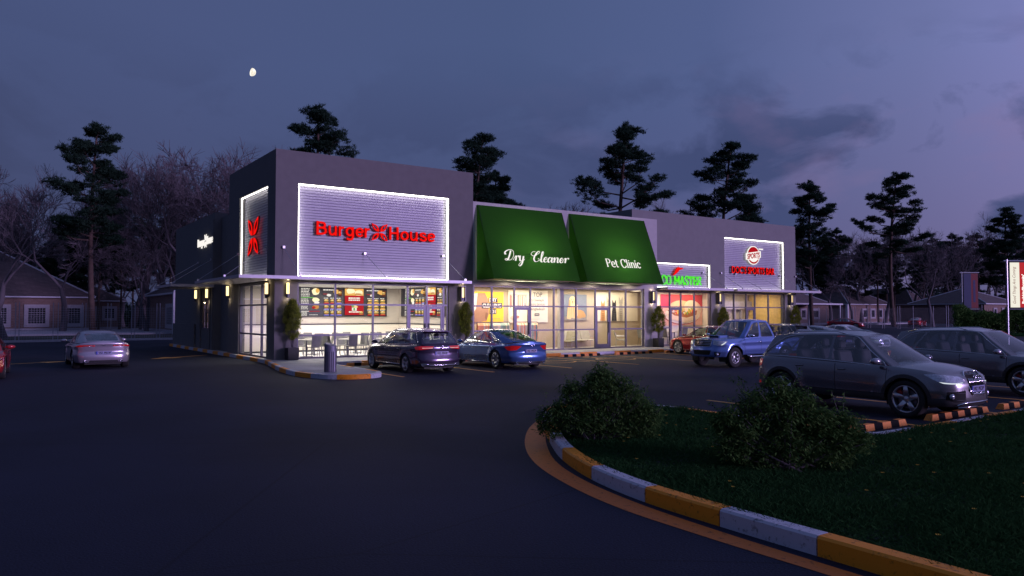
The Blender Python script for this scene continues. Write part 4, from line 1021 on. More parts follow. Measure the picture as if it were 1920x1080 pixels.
def endline(ctx,mode,pts,r,name,mat,n=5,off=.008,mirror=False):
    """tube over the bodywork through end or side points"""
    for sg in ((1,-1) if mirror else (1,)):
        P=[]
        for c,z in pts:
            m=mode; s_=1
            if m in('f','r') and c<0: s_=-1
            a,v=ctx['dp'](m,abs(c) if m!='s' else c,z); x,y,zz=ctx['fn'](a,v*ctx['K']); o=off if m!='s' else 0
            P.append((x+(o if m=='f' else -o if m=='r' else 0),(y+(off if m=='s' else 0))*s_*sg,zz))
        MB().tube(P,r,n).build(name,mat,ctx['car'],True,world=False)
def ring_logo(ctx,x,z,rad,offs,front=True,r=.007):
    mb=MB(); sg=1 if front else -1
    for o in offs: mb.tube([(x,sg*(o+rad*math.cos(t)),z+rad*math.sin(t)) for t in [2*PI*i/16 for i in range(17)]],r,5,cap=False)
    return mb
# ---- sport utility
def suv_extra(c):
    car=c['car']; 
    # grille: chrome surround and vertical bars
    P=[(.0,.93),(.26,.93),(.33,.88),(.29,.58),(.22,.50),(0,.50)]
    full=P+[(-y,z) for y,z in P[::-1]][1:-1]
    endline(c,'f',full+[full[0]],.016,'grille_surround','chrome',6,.014)
    for k in range(-9,10):
        y=k*.031; zb=.66 if abs(y)<.27 else .68
        endline(c,'f',[(y,.91-abs(y)*.06),(y,.78),(y,.665)],.0065,'grille_bar','chrome',4,.012)
    for k in range(-7,8):
        y=k*.034; endline(c,'f',[(y,.545),(y,.51)],.0055,'grille_bar','chrome',4,.012)
    a,v=c['dp']('f',.0001,.82); m=ring_logo(c,c['fn'](a,v*c['K'])[0]+.026,.82,.042,(-.095,-.032,.032,.095)); m.build('emblem','chrome',car,True,world=False)
    endline(c,'f',[(-.62,.30),(-.45,.345),(0,.35),(.45,.345),(.62,.30)],.018,'skid_plate','chrome',6,.02)
    endline(c,'f',[(-.55,.25),(0,.25),(.55,.25)],.015,'skid_plate','chrome',6,.02)
    for sg in (1,-1):
        y=.70; a,v=c['dp']('f',y,.47); x,yy,zz=c['fn'](a,v*c['K'])
        mb=MB(); mb.lathe([(0,.02),(.03,.018),(.055,.0),(.055,-.04)],(x+.015,sg*yy,zz),axis='x',n=16); mb.build('fog_lamp','lens',car,True,world=False)
        for z in (.40,.53): endline(c,'f',[(sg*.42,z),(sg*.6,z),(sg*.72,z)],.008,'intake_slat','clad',4,.006)
    for sg in (1,-1): # roof rails
        L=[c['gh'](u,1) for u in (2.1,2.8,3.6,4.4,5.0)]
        MB().tube([(x,(y-.04)*sg,z+(.055 if 0<i<4 else .0)) for i,(x,y,z) in enumerate(L)],.013,6).build('roof_rail','chrome',car,True,world=False)
    for sg in (.42,-.36): # wipers
        mb=MB(); a=c['gh'](6.6,.02); p0=(1.36,sg,1.045); mb.tube([p0,(1.18,sg+.15,1.10),(1.02,sg+.42,1.17)],.009,5); mb.build('wiper','black',car,world=False)
SUV=dict(W=1.9,sill=.30,front_lift=-.03,rear_lift=.0,xf=1.40,xr=-1.41,wz=.37,wr=.415,tr=.372,tw=.25,trk=.83,rimr=.262,spokes=5,rimstyle='wide',caliper=True,clad=.075,flare=.035,
 outline=[(-2.27,0,1.02),(-2.25,.45,1.02),(-2.17,.74,1.03),(-1.98,.88,1.06),(-1.4,.935,1.075),(-.5,.945,1.05),(.5,.945,1.02),(1.1,.94,.99),(1.6,.925,.955),(1.98,.86,.90),(2.2,.68,.875),(2.3,.36,.89),(2.33,0,.90)],
 pside=[(0,.05),(.3,.035),(.45,.02),(.62,.0),(.8,.004),(.93,.02),(1,.045)],pfront=[(0,.10),(.28,.03),(.45,0),(.75,.015),(.9,.05),(1,.10)],prear=[(0,.08),(.35,0),(.55,.02),(.8,.04),(1,.07)],round=.08,
 regions=[('headlight',[('f',.70,.865),('f',.50,.85),('f',.40,.79),('f',.42,.72),('f',.62,.70),('s',2.08,.71),('s',1.88,.80),('s',1.74,.875),('s',1.95,.885)]),
  ('headlight_strip',[('f',.60,.725),('f',.44,.735),('f',.44,.722),('f',.62,.702),('s',2.07,.715),('s',2.0,.745)]),
  ('grille',[('f',.0001,.93),('f',.26,.93),('f',.33,.88),('f',.29,.58),('f',.22,.5),('f',.0001,.5)]),
  ('intake',[('f',.40,.58),('s',2.12,.56),('s',2.10,.40),('f',.62,.35),('f',.42,.38)]),
  ('taillight',[('s',-2.1,1.0),('s',-1.95,1.0),('s',-1.98,.86),('r',.8,.80),('r',.5,.84),('r',.45,.98),('r',.8,1.01)]),
  ('reflector',[('s',-2.12,.50),('s',-2.02,.50),('s',-2.02,.44),('r',.75,.44),('r',.5,.45),('r',.5,.49),('r',.75,.50)]),
  ('gap',[('s',1.02,.97),('s',1.032,.97),('s',1.032,.45),('s',1.02,.45)]),('gap',[('s',-.10,1.0),('s',-.088,1.0),('s',-.088,.45),('s',-.10,.45)]),
  ('gap',[('s',1.02,.45),('s',1.02,.438),('s',-1.0,.438),('s',-1.0,.45)]),('gap',[('s',-1.02,.9),('s',-1.008,.9),('s',-.93,.62),('s',-.94,.62)])],
 deck_x=-1.95,cowl_x=1.05,crown=.10,
 gb=[(-2.16,0,1.03),(-2.12,.56,1.03),(-2.0,.76,1.05),(-1.35,.845,1.06),(-.55,.86,1.04),(.25,.86,1.01),(.98,.835,.975),(1.18,.74,.975),(1.50,0,1.05)],
 gt=[(-1.86,0,1.56),(-1.84,.46,1.55),(-1.70,.56,1.555),(-1.0,.61,1.60),(-.45,.625,1.615),(.0,.62,1.61),(.25,.60,1.585),(.34,.53,1.58),(.48,0,1.60)],
 windows=[('windscreen',[(7.12,.05),(8,.05),(8,.95),(7.12,.95)]),('front_side_window',[(4.42,.06),(5.97,.05),(5.93,.86),(5.6,.93),(4.45,.93)]),('rear_side_window',[(3.02,.08),(4.32,.07),(4.35,.93),(3.05,.93)]),
   ('quarter_window',[(2.15,.12),(2.93,.10),(2.96,.90),(2.5,.80)]),('rear_window',[(0,.12),(1.0,.12),(1.0,.85),(0,.85)])],
 dlo=[(2.05,.09),(3.0,.05),(4.4,.03),(5.3,.02),(6.03,.02),(6.0,.5),(5.97,.88),(5.5,.965),(4.4,.965),(3.0,.955),(2.4,.86),(2.1,.4)],
 mirror=(.88,.93,1.09),handles=[(.05,.88),(-.95,.91)],fplate=(2.345,.605,0),rplate=(-2.25,.78,0),seatx=.20,seatz=.75,rearglass='privglass',extra=suv_extra,mirrormat='chrome_paint')
M['suvpaint']=paint('graphite_car_paint',(.20,.195,.215),.7,.25); M['chrome_paint']=paint('silver_car_paint',(.32,.32,.38),.7,.25)
# ---- estate
def est_extra(c):
    car=c['car']
    endline(c,'r',[(-.62,.33),(-.45,.30),(0,.30),(.45,.30),(.62,.33)],.012,'bumper_trim','chrome',5,.01)
    for sg in (1,-1):
        P=[(sg*.75,.34),(sg*.52,.34),(sg*.48,.29),(sg*.72,.28),(sg*.75,.34)]; endline(c,'r',P,.012,'exhaust_trim','chrome',5,.02)
        endline(c,'s',[(-1.0,.30),(0,.29),(1.0,.29)],.012,'sill_trim','chrome',5,.01,mirror=(sg==1)) if sg==1 else None
        endline(c,'r',[(sg*.34,.88),(sg*.72,.88)],.014,'taillight_glow','taillit',5,.012)
        L=[c['gh'](u,1) for u in (1.6,2.5,3.6,4.6,5.2)]
        MB().tube([(x,(y-.03)*sg,z+(.05 if 0<i<4 else .0)) for i,(x,y,z) in enumerate(L)],.012,6).build('roof_rail','chrome',car,True,world=False)
    m=ring_logo(c,-2.40,.90,.045,(0,),False,.008); m.tube([(-2.40,-.03,.925),(-2.40,-.01,.87),(-2.40,0,.905),(-2.40,.01,.87),(-2.40,.03,.925)],.005,4); m.build('emblem','chrome',car,True,world=False)
    MB().tube([(-2.22,.02,1.09),(-2.20,-.12,1.115),(-2.19,-.42,1.12)],.012,5).build('rear_wiper','black',car,world=False)
    mb=MB(); mb.add(*rbox(-2.16,-1.86,-.5,.5,1.425,1.45)); mb.build('roof_spoiler',c['paint'],car,world=False)
EST=dict(W=1.83,sill=.20,xf=1.42,xr=-1.37,wz=.325,wr=.365,tr=.328,tw=.225,trk=.80,rimr=.232,spokes=5,rimstyle='twin',flare=.02,
 outline=[(-2.40,0,1.0),(-2.38,.42,1.0),(-2.30,.70,1.0),(-2.10,.84,1.0),(-1.4,.90,.985),(-.5,.915,.965),(.5,.915,.945),(1.1,.905,.925),(1.6,.89,.88),(2.0,.82,.80),(2.22,.62,.73),(2.33,.3,.71),(2.35,0,.71)],
 pside=[(0,.05),(.3,.025),(.55,.0),(.78,.01),(.86,.0),(1,.05)],pfront=[(0,.10),(.3,.0),(.6,0),(.9,.05),(1,.10)],prear=[(0,.10),(.25,.02),(.45,0),(.6,.03),(.66,.05),(.9,.04),(1,.07)],round=.06,
 regions=[('taillight',[('r',.30,.94),('r',.78,.95),('s',-2.05,.93),('s',-1.98,.90),('s',-2.08,.82),('r',.74,.82),('r',.36,.86)]),
   ('diffuser',[('r',.0001,.36),('r',.55,.36),('r',.80,.40),('s',-2.1,.34),('s',-2.1,.26),('r',.7,.22),('r',.0001,.22)]),
   ('headlight',[('f',.72,.68),('f',.45,.63),('f',.45,.56),('f',.7,.57),('s',2.0,.64),('s',1.85,.72)]),
   ('grille',[('f',.0001,.64),('f',.42,.63),('f',.42,.5),('f',.0001,.5)]),('intake',[('f',.0001,.38),('f',.6,.38),('f',.5,.26),('f',.0001,.26)]),
   ('gap',[('s',.98,.92),('s',.99,.92),('s',.99,.33),('s',.98,.33)]),('gap',[('s',-.12,.94),('s',-.11,.94),('s',-.11,.33),('s',-.12,.33)]),('gap',[('s',-1.0,.95),('s',-.99,.95),('s',-.93,.6),('s',-.94,.6)])],
 deck_x=-2.1,cowl_x=1.0,crown=.08,
 gb=[(-2.30,0,1.0),(-2.26,.60,1.0),(-2.12,.74,.995),(-1.3,.815,.985),(-.55,.83,.965),(.25,.83,.945),(.98,.80,.92),(1.16,.72,.92),(1.45,0,.97)],
 gt=[(-1.98,0,1.42),(-1.95,.48,1.41),(-1.80,.55,1.42),(-1.1,.59,1.455),(-.5,.60,1.47),(.0,.60,1.465),(.22,.58,1.44),(.32,.52,1.435),(.45,0,1.46)],
 windows=[('windscreen',[(7.12,.05),(8,.05),(8,.95),(7.12,.95)]),('front_side_window',[(4.42,.06),(5.97,.05),(5.93,.86),(5.6,.93),(4.45,.93)]),('rear_side_window',[(3.12,.06),(4.32,.06),(4.35,.93),(3.15,.93)]),
   ('quarter_window',[(2.25,.10),(3.03,.06),(3.06,.92),(2.45,.90)]),('rear_window',[(0,.10),(1.05,.10),(1.05,.88),(0,.88)])],
 dlo=[(2.15,.06),(3.0,.03),(4.4,.02),(5.3,.02),(6.03,.02),(6.0,.5),(5.97,.88),(5.5,.965),(4.4,.965),(3.0,.955),(2.35,.93),(2.17,.5)],
 mirror=(.86,.90,1.03),handles=[(.08,.80),(-.92,.83)],rplate=(-2.385,.70,0),fplate=(2.36,.45,0),seatx=.15,seatz=.62,rearglass='carglass',extra=est_extra,handlemat='black')
M['estpaint']=paint('aubergine_car_paint',(.055,.038,.075),.6,.22)
# ---- fastback
def fb_extra(c):
    car=c['car']
    for sg in (1,-1):
        a,v=c['dp']('r',.60,.27); x,y,z=c['fn'](a,v*c['K'])
        mb=MB(); mb.lathe([(.0,.03),(.035,.03),(.037,-.02),(.047,-.02),(.047,.06)],(x,sg*y,z-.01),axis='x',n=16); mb.build('exhaust_pipe','chrome',car,True,world=False)
    endline(c,'r',[(-.55,.27),(0,.265),(.55,.27)],.010,'bumper_trim','chrome',5,.01)
    endline(c,'s',[(-1.1,.25),(0,.24),(1.1,.24)],.010,'sill_trim','chrome',5,.008,mirror=True)
    m=ring_logo(c,-2.47,.90,.035,(-.08,-.027,.027,.08),False,.005); m.build('emblem','chrome',car,True,world=False)
FBK=dict(W=1.91,sill=.19,xf=1.47,xr=-1.44,wz=.345,wr=.385,tr=.35,tw=.25,trk=.83,rimr=.252,spokes=7,rimstyle='twin',flare=.025,
 outline=[(-2.46,0,.99),(-2.44,.42,.985),(-2.36,.72,.97),(-2.14,.88,.94),(-1.45,.945,.935),(-.5,.955,.915),(.5,.95,.895),(1.1,.945,.87),(1.65,.925,.82),(2.05,.85,.74),(2.32,.64,.68),(2.44,.3,.67),(2.47,0,.67)],
 pside=[(0,.05),(.3,.03),(.55,.0),(.80,.012),(.9,.0),(1,.05)],pfront=[(0,.10),(.3,.0),(.6,0),(.9,.05),(1,.10)],prear=[(0,.12),(.25,.02),(.45,-.01),(.55,.0),(.62,.05),(.85,.03),(.96,-.02),(1,0)],round=.035,
 regions=[('taillight',[('r',.42,.86),('r',.80,.88),('s',-2.12,.86),('s',-2.0,.83),('s',-2.14,.72),('r',.80,.70),('r',.62,.72)]),
   ('diffuser',[('r',.0001,.30),('r',.6,.30),('r',.80,.32),('s',-2.2,.28),('r',.75,.20),('r',.0001,.20)]),
   ('headlight',[('f',.78,.64),('f',.48,.60),('f',.46,.53),('f',.75,.54),('s',2.12,.60),('s',1.95,.68)]),('headlight_strip',[('f',.60,.555),('f',.48,.555),('f',.5,.535),('f',.75,.545),('s',2.14,.57)]),
   ('grille',[('f',.0001,.62),('f',.32,.60),('f',.28,.34),('f',.0001,.30)]),('intake',[('f',.40,.40),('f',.78,.42),('f',.70,.28),('f',.42,.28)]),
   ('gap',[('s',1.02,.86),('s',1.03,.86),('s',1.03,.32),('s',1.02,.32)]),('gap',[('s',-.12,.89),('s',-.11,.89),('s',-.11,.32),('s',-.12,.32)]),('gap',[('s',-1.02,.85),('s',-1.01,.85),('s',-.96,.55),('s',-.97,.55)])],
 deck_x=-2.2,cowl_x=1.05,crown=.07,rcrown=.05,
 gb=[(-2.22,0,1.02),(-2.16,.50,1.005),(-1.85,.72,.955),(-1.25,.83,.935),(-.6,.85,.915),(.25,.85,.895),(1.05,.82,.865),(1.22,.74,.865),(1.52,0,.93)],
 gt=[(-.95,0,1.375),(-.92,.45,1.355),(-.86,.53,1.345),(-.75,.575,1.355),(-.4,.60,1.385),(.0,.60,1.39),(.22,.585,1.365),(.32,.52,1.36),(.45,0,1.385)],
 windows=[('windscreen',[(7.12,.05),(8,.05),(8,.95),(7.12,.95)]),('front_side_window',[(4.42,.06),(5.97,.05),(5.93,.86),(5.6,.93),(4.45,.93)]),('rear_side_window',[(3.12,.08),(4.32,.06),(4.35,.93),(3.3,.90)]),
   ('quarter_window',[(2.45,.10),(3.03,.08),(3.15,.86),(2.8,.60)]),('rear_window',[(0,.07),(1.0,.10),(1.15,.92),(0,.93)])],
 dlo=[(2.3,.07),(3.0,.03),(4.4,.02),(5.3,.02),(6.03,.02),(6.0,.5),(5.97,.88),(5.5,.965),(4.4,.965),(3.4,.94),(2.9,.75),(2.45,.35)],
 mirror=(.92,.93,.98),handles=[(.08,.76),(-.95,.79)],rplate=(-2.47,.68,0),fplate=(2.485,.42,0),seatx=.15,seatz=.55,rearglass='carglass',extra=fb_extra,handlemat='black',bulge=.05)
M['bluepaint']=paint('blue_car_paint',(.10,.19,.46),.6,.2)
# ---- coupe (thin lamps)
def cp_extra(c):
    car=c['car']
    for sg in (1,-1):
        a,v=c['dp']('r',.58,.30); x,y,z=c['fn'](a,v*c['K'])
        mb=MB(); mb.lathe([(.0,.04),(.03,.04),(.036,-.02),(.05,-.02),(.05,.06)],(x-.01,sg*y,z),axis='x',n=16); mb.build('exhaust_pipe','chrome',car,True,world=False)
        endline(c,'r',[(sg*.38,.845),(sg*.70,.85)],.010,'taillight_trim','chrome',5,.012)
        endline(c,'r',[(sg*.30,.86),(sg*.36,.86)],.02,'taillight_glow','tail',6,.012)
    mb=MB(); mb.tube([(-2.49,-.05,.90),(-2.49,-.015,.845),(-2.49,-.02,.90)],.006,4); mb.tube([(-2.49,.05,.90),(-2.49,.015,.845),(-2.49,.02,.90)],.006,4); mb.build('emblem','chrome',car,True,world=False)
CPE=dict(FBK); CPE['extra']=cp_extra; CPE['chromeline']=False; CPE['rplate']=(-2.475,.60,0)
CPE['regions']=[('taillight',[('r',.28,.875),('r',.80,.885),('s',-2.13,.875),('s',-2.05,.85),('s',-2.15,.815),('r',.80,.82),('r',.30,.835)]),
  ('diffuser',[('r',.0001,.33),('r',.45,.33),('r',.50,.25),('r',.0001,.25)])]+[q for q in FBK['regions'] if q[0] in('headlight','headlight_strip','grille','intake','gap')]
CPE['gt']=[(-1.1,0,1.32),(-1.06,.42,1.30),(-.92,.51,1.30),(-.75,.56,1.32),(-.4,.59,1.35),(.0,.59,1.355),(.2,.575,1.33),(.3,.51,1.325),(.42,0,1.35)]
M['silverpaint']=paint('silver_coupe_paint',(.42,.38,.46),.6,.28)
# ---- pickup
def pk_extra(c):
    car=c['car']; p=c['paint']
    for z in (.86,.92,.98,1.035): endline(c,'f',[(-.42,z),(0,z+.005),(.42,z)],.011,'grille_bar','chrome',5,.014)
    full=[(-.44,1.06),(0,1.07),(.44,1.06),(.40,.82),(.3,.79),(-.3,.79),(-.40,.82),(-.44,1.06)]; endline(c,'f',full,.018,'grille_surround','chrome',6,.014)
    x=c['S']['outline'][-1][0]+.03
    mb=ring_logo(c,x,.95,.05,(0,),True,.008); mb.tube([(x,.085*math.cos(t),.95+.06*math.sin(t)) for t in [2*PI*i/16 for i in range(17)]],.007,5,cap=False); mb.build('emblem','chrome',car,True,world=False)
    mb=MB(); mb.add(*rbox(1.15,1.75,-.26,.26,1.10,1.20,-.0)); mb.build('hood_scoop',p,car,world=False)
    mb=MB(); mb.box(1.752,1.765,-.22,.22,1.125,1.185); mb.build('scoop_opening','gap',car,world=False)
    # load bed
    mb=MB(); mb.box(-2.58,-.98,-.86,.86,.55,.62); mb.box(-2.60,-.98,.80,.88,.62,1.10); mb.box(-2.60,-.98,-.88,-.80,.62,1.10); mb.box(-2.62,-2.55,-.80,.80,.62,1.10); mb.box(-1.05,-.98,-.80,.80,.62,1.10); mb.build('load_bed',p,car,world=False)
    for sg in (1,-1):
        mb=MB(); mb.tube([(-.85,sg*.97,.44),(-.7,sg*1.0,.40),(.8,sg*1.0,.40),(.95,sg*.97,.44)],.035,8); mb.build('side_step','chrome',car,True,world=False)
        a,v=c['dp']('f',.66,.52); X,y,z=c['fn'](a,v*c['K']); mb=MB(); mb.lathe([(0,.02),(.035,.018),(.055,0),(.055,-.03)],(X+.012,sg*y,z),axis='x',n=14); mb.build('fog_lamp','lens',car,True,world=False)
    mb=MB(); mb.box(.8,.83,-.8,-.76,1.0,1.0); 
    MB().tube([(.45,.55,1.72),(.30,.55,2.15)],.004,4).build('aerial','black',car,world=False)
PKP=dict(W=1.84,sill=.47,front_lift=-.06,rear_lift=.12,xf=1.60,xr=-1.50,wz=.385,wr=.455,tr=.388,tw=.26,trk=.80,rimr=.225,spokes=6,rimstyle='twin',flare=.06,
 outline=[(-2.62,0,1.12),(-2.60,.5,1.12),(-2.56,.80,1.12),(-2.40,.89,1.12),(-1.5,.90,1.12),(-.6,.905,1.12),(.5,.905,1.11),(1.1,.90,1.10),(1.7,.89,1.08),(2.1,.84,1.04),(2.36,.66,1.05),(2.46,.34,1.08),(2.49,0,1.09)],
 pside=[(0,.05),(.45,.04),(.6,.01),(.75,.02),(.85,.0),(1,.04)],pfront=[(0,.12),(.35,0),(.6,0),(.75,.05),(1,.10)],prear=[(0,.08),(.4,.02),(.6,.0),(1,.01)],round=.08,
 regions=[('headlight',[('f',.48,1.04),('f',.50,.88),('f',.72,.83),('s',2.16,.86),('s',1.95,1.0),('s',2.0,1.02),('f',.7,1.03)]),
  ('headlight_strip',[('f',.76,.86),('f',.80,.86),('s',2.02,.98),('s',2.06,.99)]),
  ('grille',[('f',.0001,1.07),('f',.44,1.06),('f',.40,.82),('f',.3,.79),('f',.0001,.79)]),('intake',[('f',.0001,.66),('f',.44,.66),('f',.38,.48),('f',.0001,.48)]),('intake',[('f',.56,.6),('f',.76,.58),('f',.74,.46),('f',.58,.46)]),
  ('taillight',[('r',.70,1.06),('s',-2.5,1.06),('s',-2.42,1.06),('s',-2.44,.74),('r',.72,.74)]),
  ('gap',[('s',1.0,1.08),('s',1.012,1.08),('s',1.012,.52),('s',1.0,.52)]),('gap',[('s',.02,1.08),('s',.032,1.08),('s',.032,.52),('s',.02,.52)]),('gap',[('s',-.95,1.08),('s',-.935,1.08),('s',-.935,.5),('s',-.95,.5)])],
 deck_x=-.93,cowl_x=1.02,crown=.06,bed=True,
 gb=[(-.95,0,1.10),(-.95,.60,1.10),(-.92,.80,1.10),(-.85,.835,1.10),(-.35,.84,1.10),(.25,.84,1.10),(.98,.82,1.085),(1.12,.76,1.085),(1.38,0,1.13)],
 gt=[(-.72,0,1.76),(-.72,.50,1.76),(-.69,.60,1.765),(-.60,.63,1.775),(-.3,.645,1.785),(.0,.64,1.78),(.20,.625,1.755),(.32,.56,1.75),(.46,0,1.77)],
 windows=[('windscreen',[(7.12,.05),(8,.05),(8,.95),(7.12,.95)]),('front_side_window',[(4.78,.06),(5.97,.05),(5.93,.80),(5.5,.90),(4.80,.90)]),('rear_side_window',[(3.15,.06),(4.58,.06),(4.60,.90),(3.25,.90)]),
   ('rear_window',[(0,.15),(1.0,.15),(1.0,.85),(0,.85)])],
 dlo=[(3.05,.02),(4.4,.02),(6.03,.02),(5.97,.88),(5.5,.965),(3.15,.965)],chromeline=False,
 mirror=(.86,.95,1.20),handles=[(.12,.95),(-.78,.95)],rplate=(-2.64,.75,0),seatx=.10,seatz=.80,extra=pk_extra,mirrormat='chrome',handlemat='chrome',rcr=.05)
M['pkpaint']=paint('blue_pickup_paint',(.17,.27,.62),.6,.22)
M['redpaint']=paint('red_car_paint',(.42,.02,.03),.35,.25)
M['greypaint']=paint('grey_car_paint',(.07,.075,.09),.5,.25)
M['whitepaint']=paint('white_car_paint',(.6,.58,.65),.1,.3)
HN=-PI/2 # nose to -Y
suv=make_car('parked_car','graphite off-road estate nearest the kerbed lawn, five wide spoke wheels, nose over a wheel stop','car',(6.13,-21.78),HN,SUV,'suvpaint','parked graphite off-roaders')
s2=dup(suv,(12.33,-21.45,0),HN,'second graphite off-roader cut by the right edge of the photo','parked graphite off-roaders')
est=make_car('parked_car','dark purple estate car parked nose in before the restaurant door','car',(3.12,-6.05),PI/2,EST,'estpaint')
fb=make_car('parked_car','blue fastback car parked nose in before the dry cleaner','car',(6.78,-6.15),PI/2,FBK,'bluepaint')
cpe=make_car('parked_car','silver coupe seen from behind in the driveway left of the restaurant','car',(-6.1,3.05),PI/2,CPE,'silverpaint')
pk=make_car('pickup_truck','blue pickup truck with chrome grille driving along the parking row','pickup',(15.3,-11.35),PI,PKP,'pkpaint')
def recolour(o,frm,to):
    for c in [o]+list(kids(o)):
        if c.type=='MESH':
            for i,sl in enumerate(c.material_slots):
                if sl.material==M[frm]: 
                    c.data=c.data.copy(); c.data.materials[i]=M[to]
        for g in kids(c): 
            if g.type=='MESH':
                for i,sl in enumerate(g.material_slots):
                    if sl.material==M[frm]: g.data=g.data.copy(); g.data.materials[i]=M[to]
def var(o,loc,rz,frm,to,label,group=None,scale=None):
    c=dup(o,(*loc,0),rz,label,group,scale); 
    if 'group' in c and not group: del c['group']
    recolour(c,frm,to); return c
var(cpe,(-10.02,-.75),-PI/2-.06,'silverpaint','redpaint','red car facing the camera, cut by the left edge of the photo')
var(fb,(20.3,-5.55),PI/2,'bluepaint','redpaint','red car parked nose in before the taco shop, behind the blue pickup')
var(est,(24.5,-5.8),PI/2,'estpaint','greypaint','dark grey estate car roof between pickup and nearest off-roader')
var(cpe,(27.9,-5.8),PI/2,'silverpaint','greypaint','dark grey coupe roof right of the grey estate, before the sports bar')
var(cpe,(31.3,-6.0),-PI/2,'silverpaint','whitepaint','white car seen through the windows of the nearest off-roader')
var(fb,(89.5,29.5),R(-70),'bluepaint','redpaint','distant red fastback on the road left of centre right houses')
var(fb,(111.0,30.5),R(15),'bluepaint','redpaint','distant dark red fastback on the road, right of the other red one')
# ------------------------------------------------------------------ street furniture near the shops
def tufts(mb,c,n,rad,L,w,rg,up=0.3,flat=1.0):
    for _ in range(n):
        a=rg.random()*2*PI; e=rg.uniform(-1,1); d=Vector((math.cos(a)*math.sqrt(1-e*e),math.sin(a)*math.sqrt(1-e*e),e*flat+up)).normalized()
        p=Vector(c)+Vector((rg.gauss(0,rad),rg.gauss(0,rad),rg.gauss(0,rad*.45*flat)))
        s=d.cross(Vector((rg.gauss(0,1),rg.gauss(0,1),rg.gauss(0,1)))).normalized()*w; q=p+d*L*rg.uniform(.6,1.2)
        o=len(mb.v); mb.v+=[tuple(p-s),tuple(p+s),tuple(q)]; mb.f.append((o,o+1,o+2)); mb.m.append(0)
def planter(x,y,h,wd,label,seed,base=.15):
    rg=random.Random(seed); p=empty('potted_conifer',(x,y,base),label,'potted plant','potted conifers along the shop front')
    mb=MB(); a,b=.225,.21; vs=[]
    for z,r in ((0,b),(.02,b+.005),(.48,a),(.5,a),(.5,a-.025),(.44,a-.03)): vs+=[(-r,-r,z),(r,-r,z),(r,r,z),(-r,r,z)]
    fs=[(3,2,1,0)]
    for k in range(5): fs+=[(k*4+j,k*4+(j+1)%4,(k+1)*4+(j+1)%4,(k+1)*4+j) for j in range(4)]
    mb.add(vs,fs); mb.build('pot','planter',p,world=False); mb=MB(); mb.box(-.195,.195,-.195,.195,.40,.45); mb.build('soil','soil',p,world=False)
    mb=MB()
    for k in range(9):
        a=rg.random()*6.28; r=rg.uniform(.04,wd*.4); mb.tube([(rg.gauss(0,.03),rg.gauss(0,.03),.44),(r*.35*math.cos(a),r*.35*math.sin(a),.8),(r*math.cos(a),r*math.sin(a),.5+(h-.6)*rg.uniform(.5,.95))],[.013,.01,.004],5)
    mb.build('trunk','twig',p,world=False)
    mb=MB(); 
    for k in range(150):
        t=rg.random()**.85; z=.80+(h-.95)*t; R_=wd*.5*(math.sin(PI*min(1,(t*.86+.10)))**.6)*(1 if t<.75 else 1-(t-.75)*1.9); a=rg.random()*6.28; r=R_*rg.random()**.4
        c=(r*math.cos(a),r*math.sin(a),z)
        for m in range(3): tufts(mb,(c[0],c[1],c[2]+m*.05),14,.045,.12,.009,rg,1.3)
    mb.build('foliage','leafp',p,world=False); return p
planter(.62,-.36,2.5,.72,'full conifer in a black box pot at the tower corner pier',1)
planter(8.95,-.36,2.45,.66,'conifer in a pot half hidden by the purple estate car',2)
planter(21.75,-.40,2.35,.72,'sparse conifer in a black box pot right of the pet clinic window',3)
planter(27.95,.10,2.3,.66,'conifer in a pot behind the pickup cab, between taco shop and bar',4)
planter(35.35,.10,2.45,.66,'yellowish conifer in a pot at the far right end pier',5)
# litter bin
b=empty('litter_bin',(-.42,-7.3,.15),'ribbed dark grey litter bin with slanted top on the pavement tip','litter bin')
mb=MB(); n=40; vs=[];fs=[]
for z in (0,.66):
    for k in range(n): r=.195+(.006 if k%2 else -.004); vs.append((r*math.cos(2*PI*k/n),r*math.sin(2*PI*k/n),z))
fs=[(k,(k+1)%n,n+(k+1)%n,n+k) for k in range(n)]; mb.add(vs,fs); mb.build('bin_body','steel',b,world=False)
mb=MB(); m=28; vs=[];fs=[]; dr=(RT*.85-FW*.5)
for j in range(3):
    for k in range(m):
        c,s_=math.cos(2*PI*k/m),math.sin(2*PI*k/m); tz=.90-.048*((c*RT.x+s_*RT.y)+.35*(-(c*FW.x+s_*FW.y)))
        r=.202 if j<2 else .178; vs.append((r*c,r*s_,(.662,tz-.012,tz)[j]))
for j in range(2): fs+=[(j*m+k,j*m+(k+1)%m,(j+1)*m+(k+1)%m,(j+1)*m+k) for k in range(m)]
fs.append(tuple(2*m+k for k in range(m))); mb.add(vs,fs); mb.build('bin_top',pmat('bin_lid_grey',(.17,.17,.22),.5,metal=.4),b,world=False)
MB().box(-.185,.185,-.005,.005,.66,.662).build('bin_rim','steel',b,world=False)
# wheel stops
def wstop(x,y,L,label,seed,n=8,rz=0,grp='striped wheel stops'):
    mb=MB(); st=L/n
    prof=[(-.085,0),(-.065,.115),(.045,.115),(.085,0)]
    for k in range(n):
        a=-L/2+k*st+.0; b_=a+st; 
        vs=[(a,p,q) for p,q in prof]+[(b_,p,q) for p,q in prof]; sl=.05
        if k==0: vs[1]=(a+sl,)+prof[1]; vs[2]=(a+sl,)+prof[2]
        if k==n-1: vs[5]=(b_-sl,)+prof[1]; vs[6]=(b_-sl,)+prof[2]
        fs=[(0,4,5,1),(1,5,6,2),(2,6,7,3)]
        if k==0: fs.append((0,1,2,3))
        if k==n-1: fs.append((7,6,5,4))
        mb.add(vs,fs,k%2)
    o=mb.build('wheel_stop',['stop_o','stop_k']); o.location=(x,y,.002); o.rotation_euler=(0,0,rz); tag(o,label,'wheel stop',grp); return o
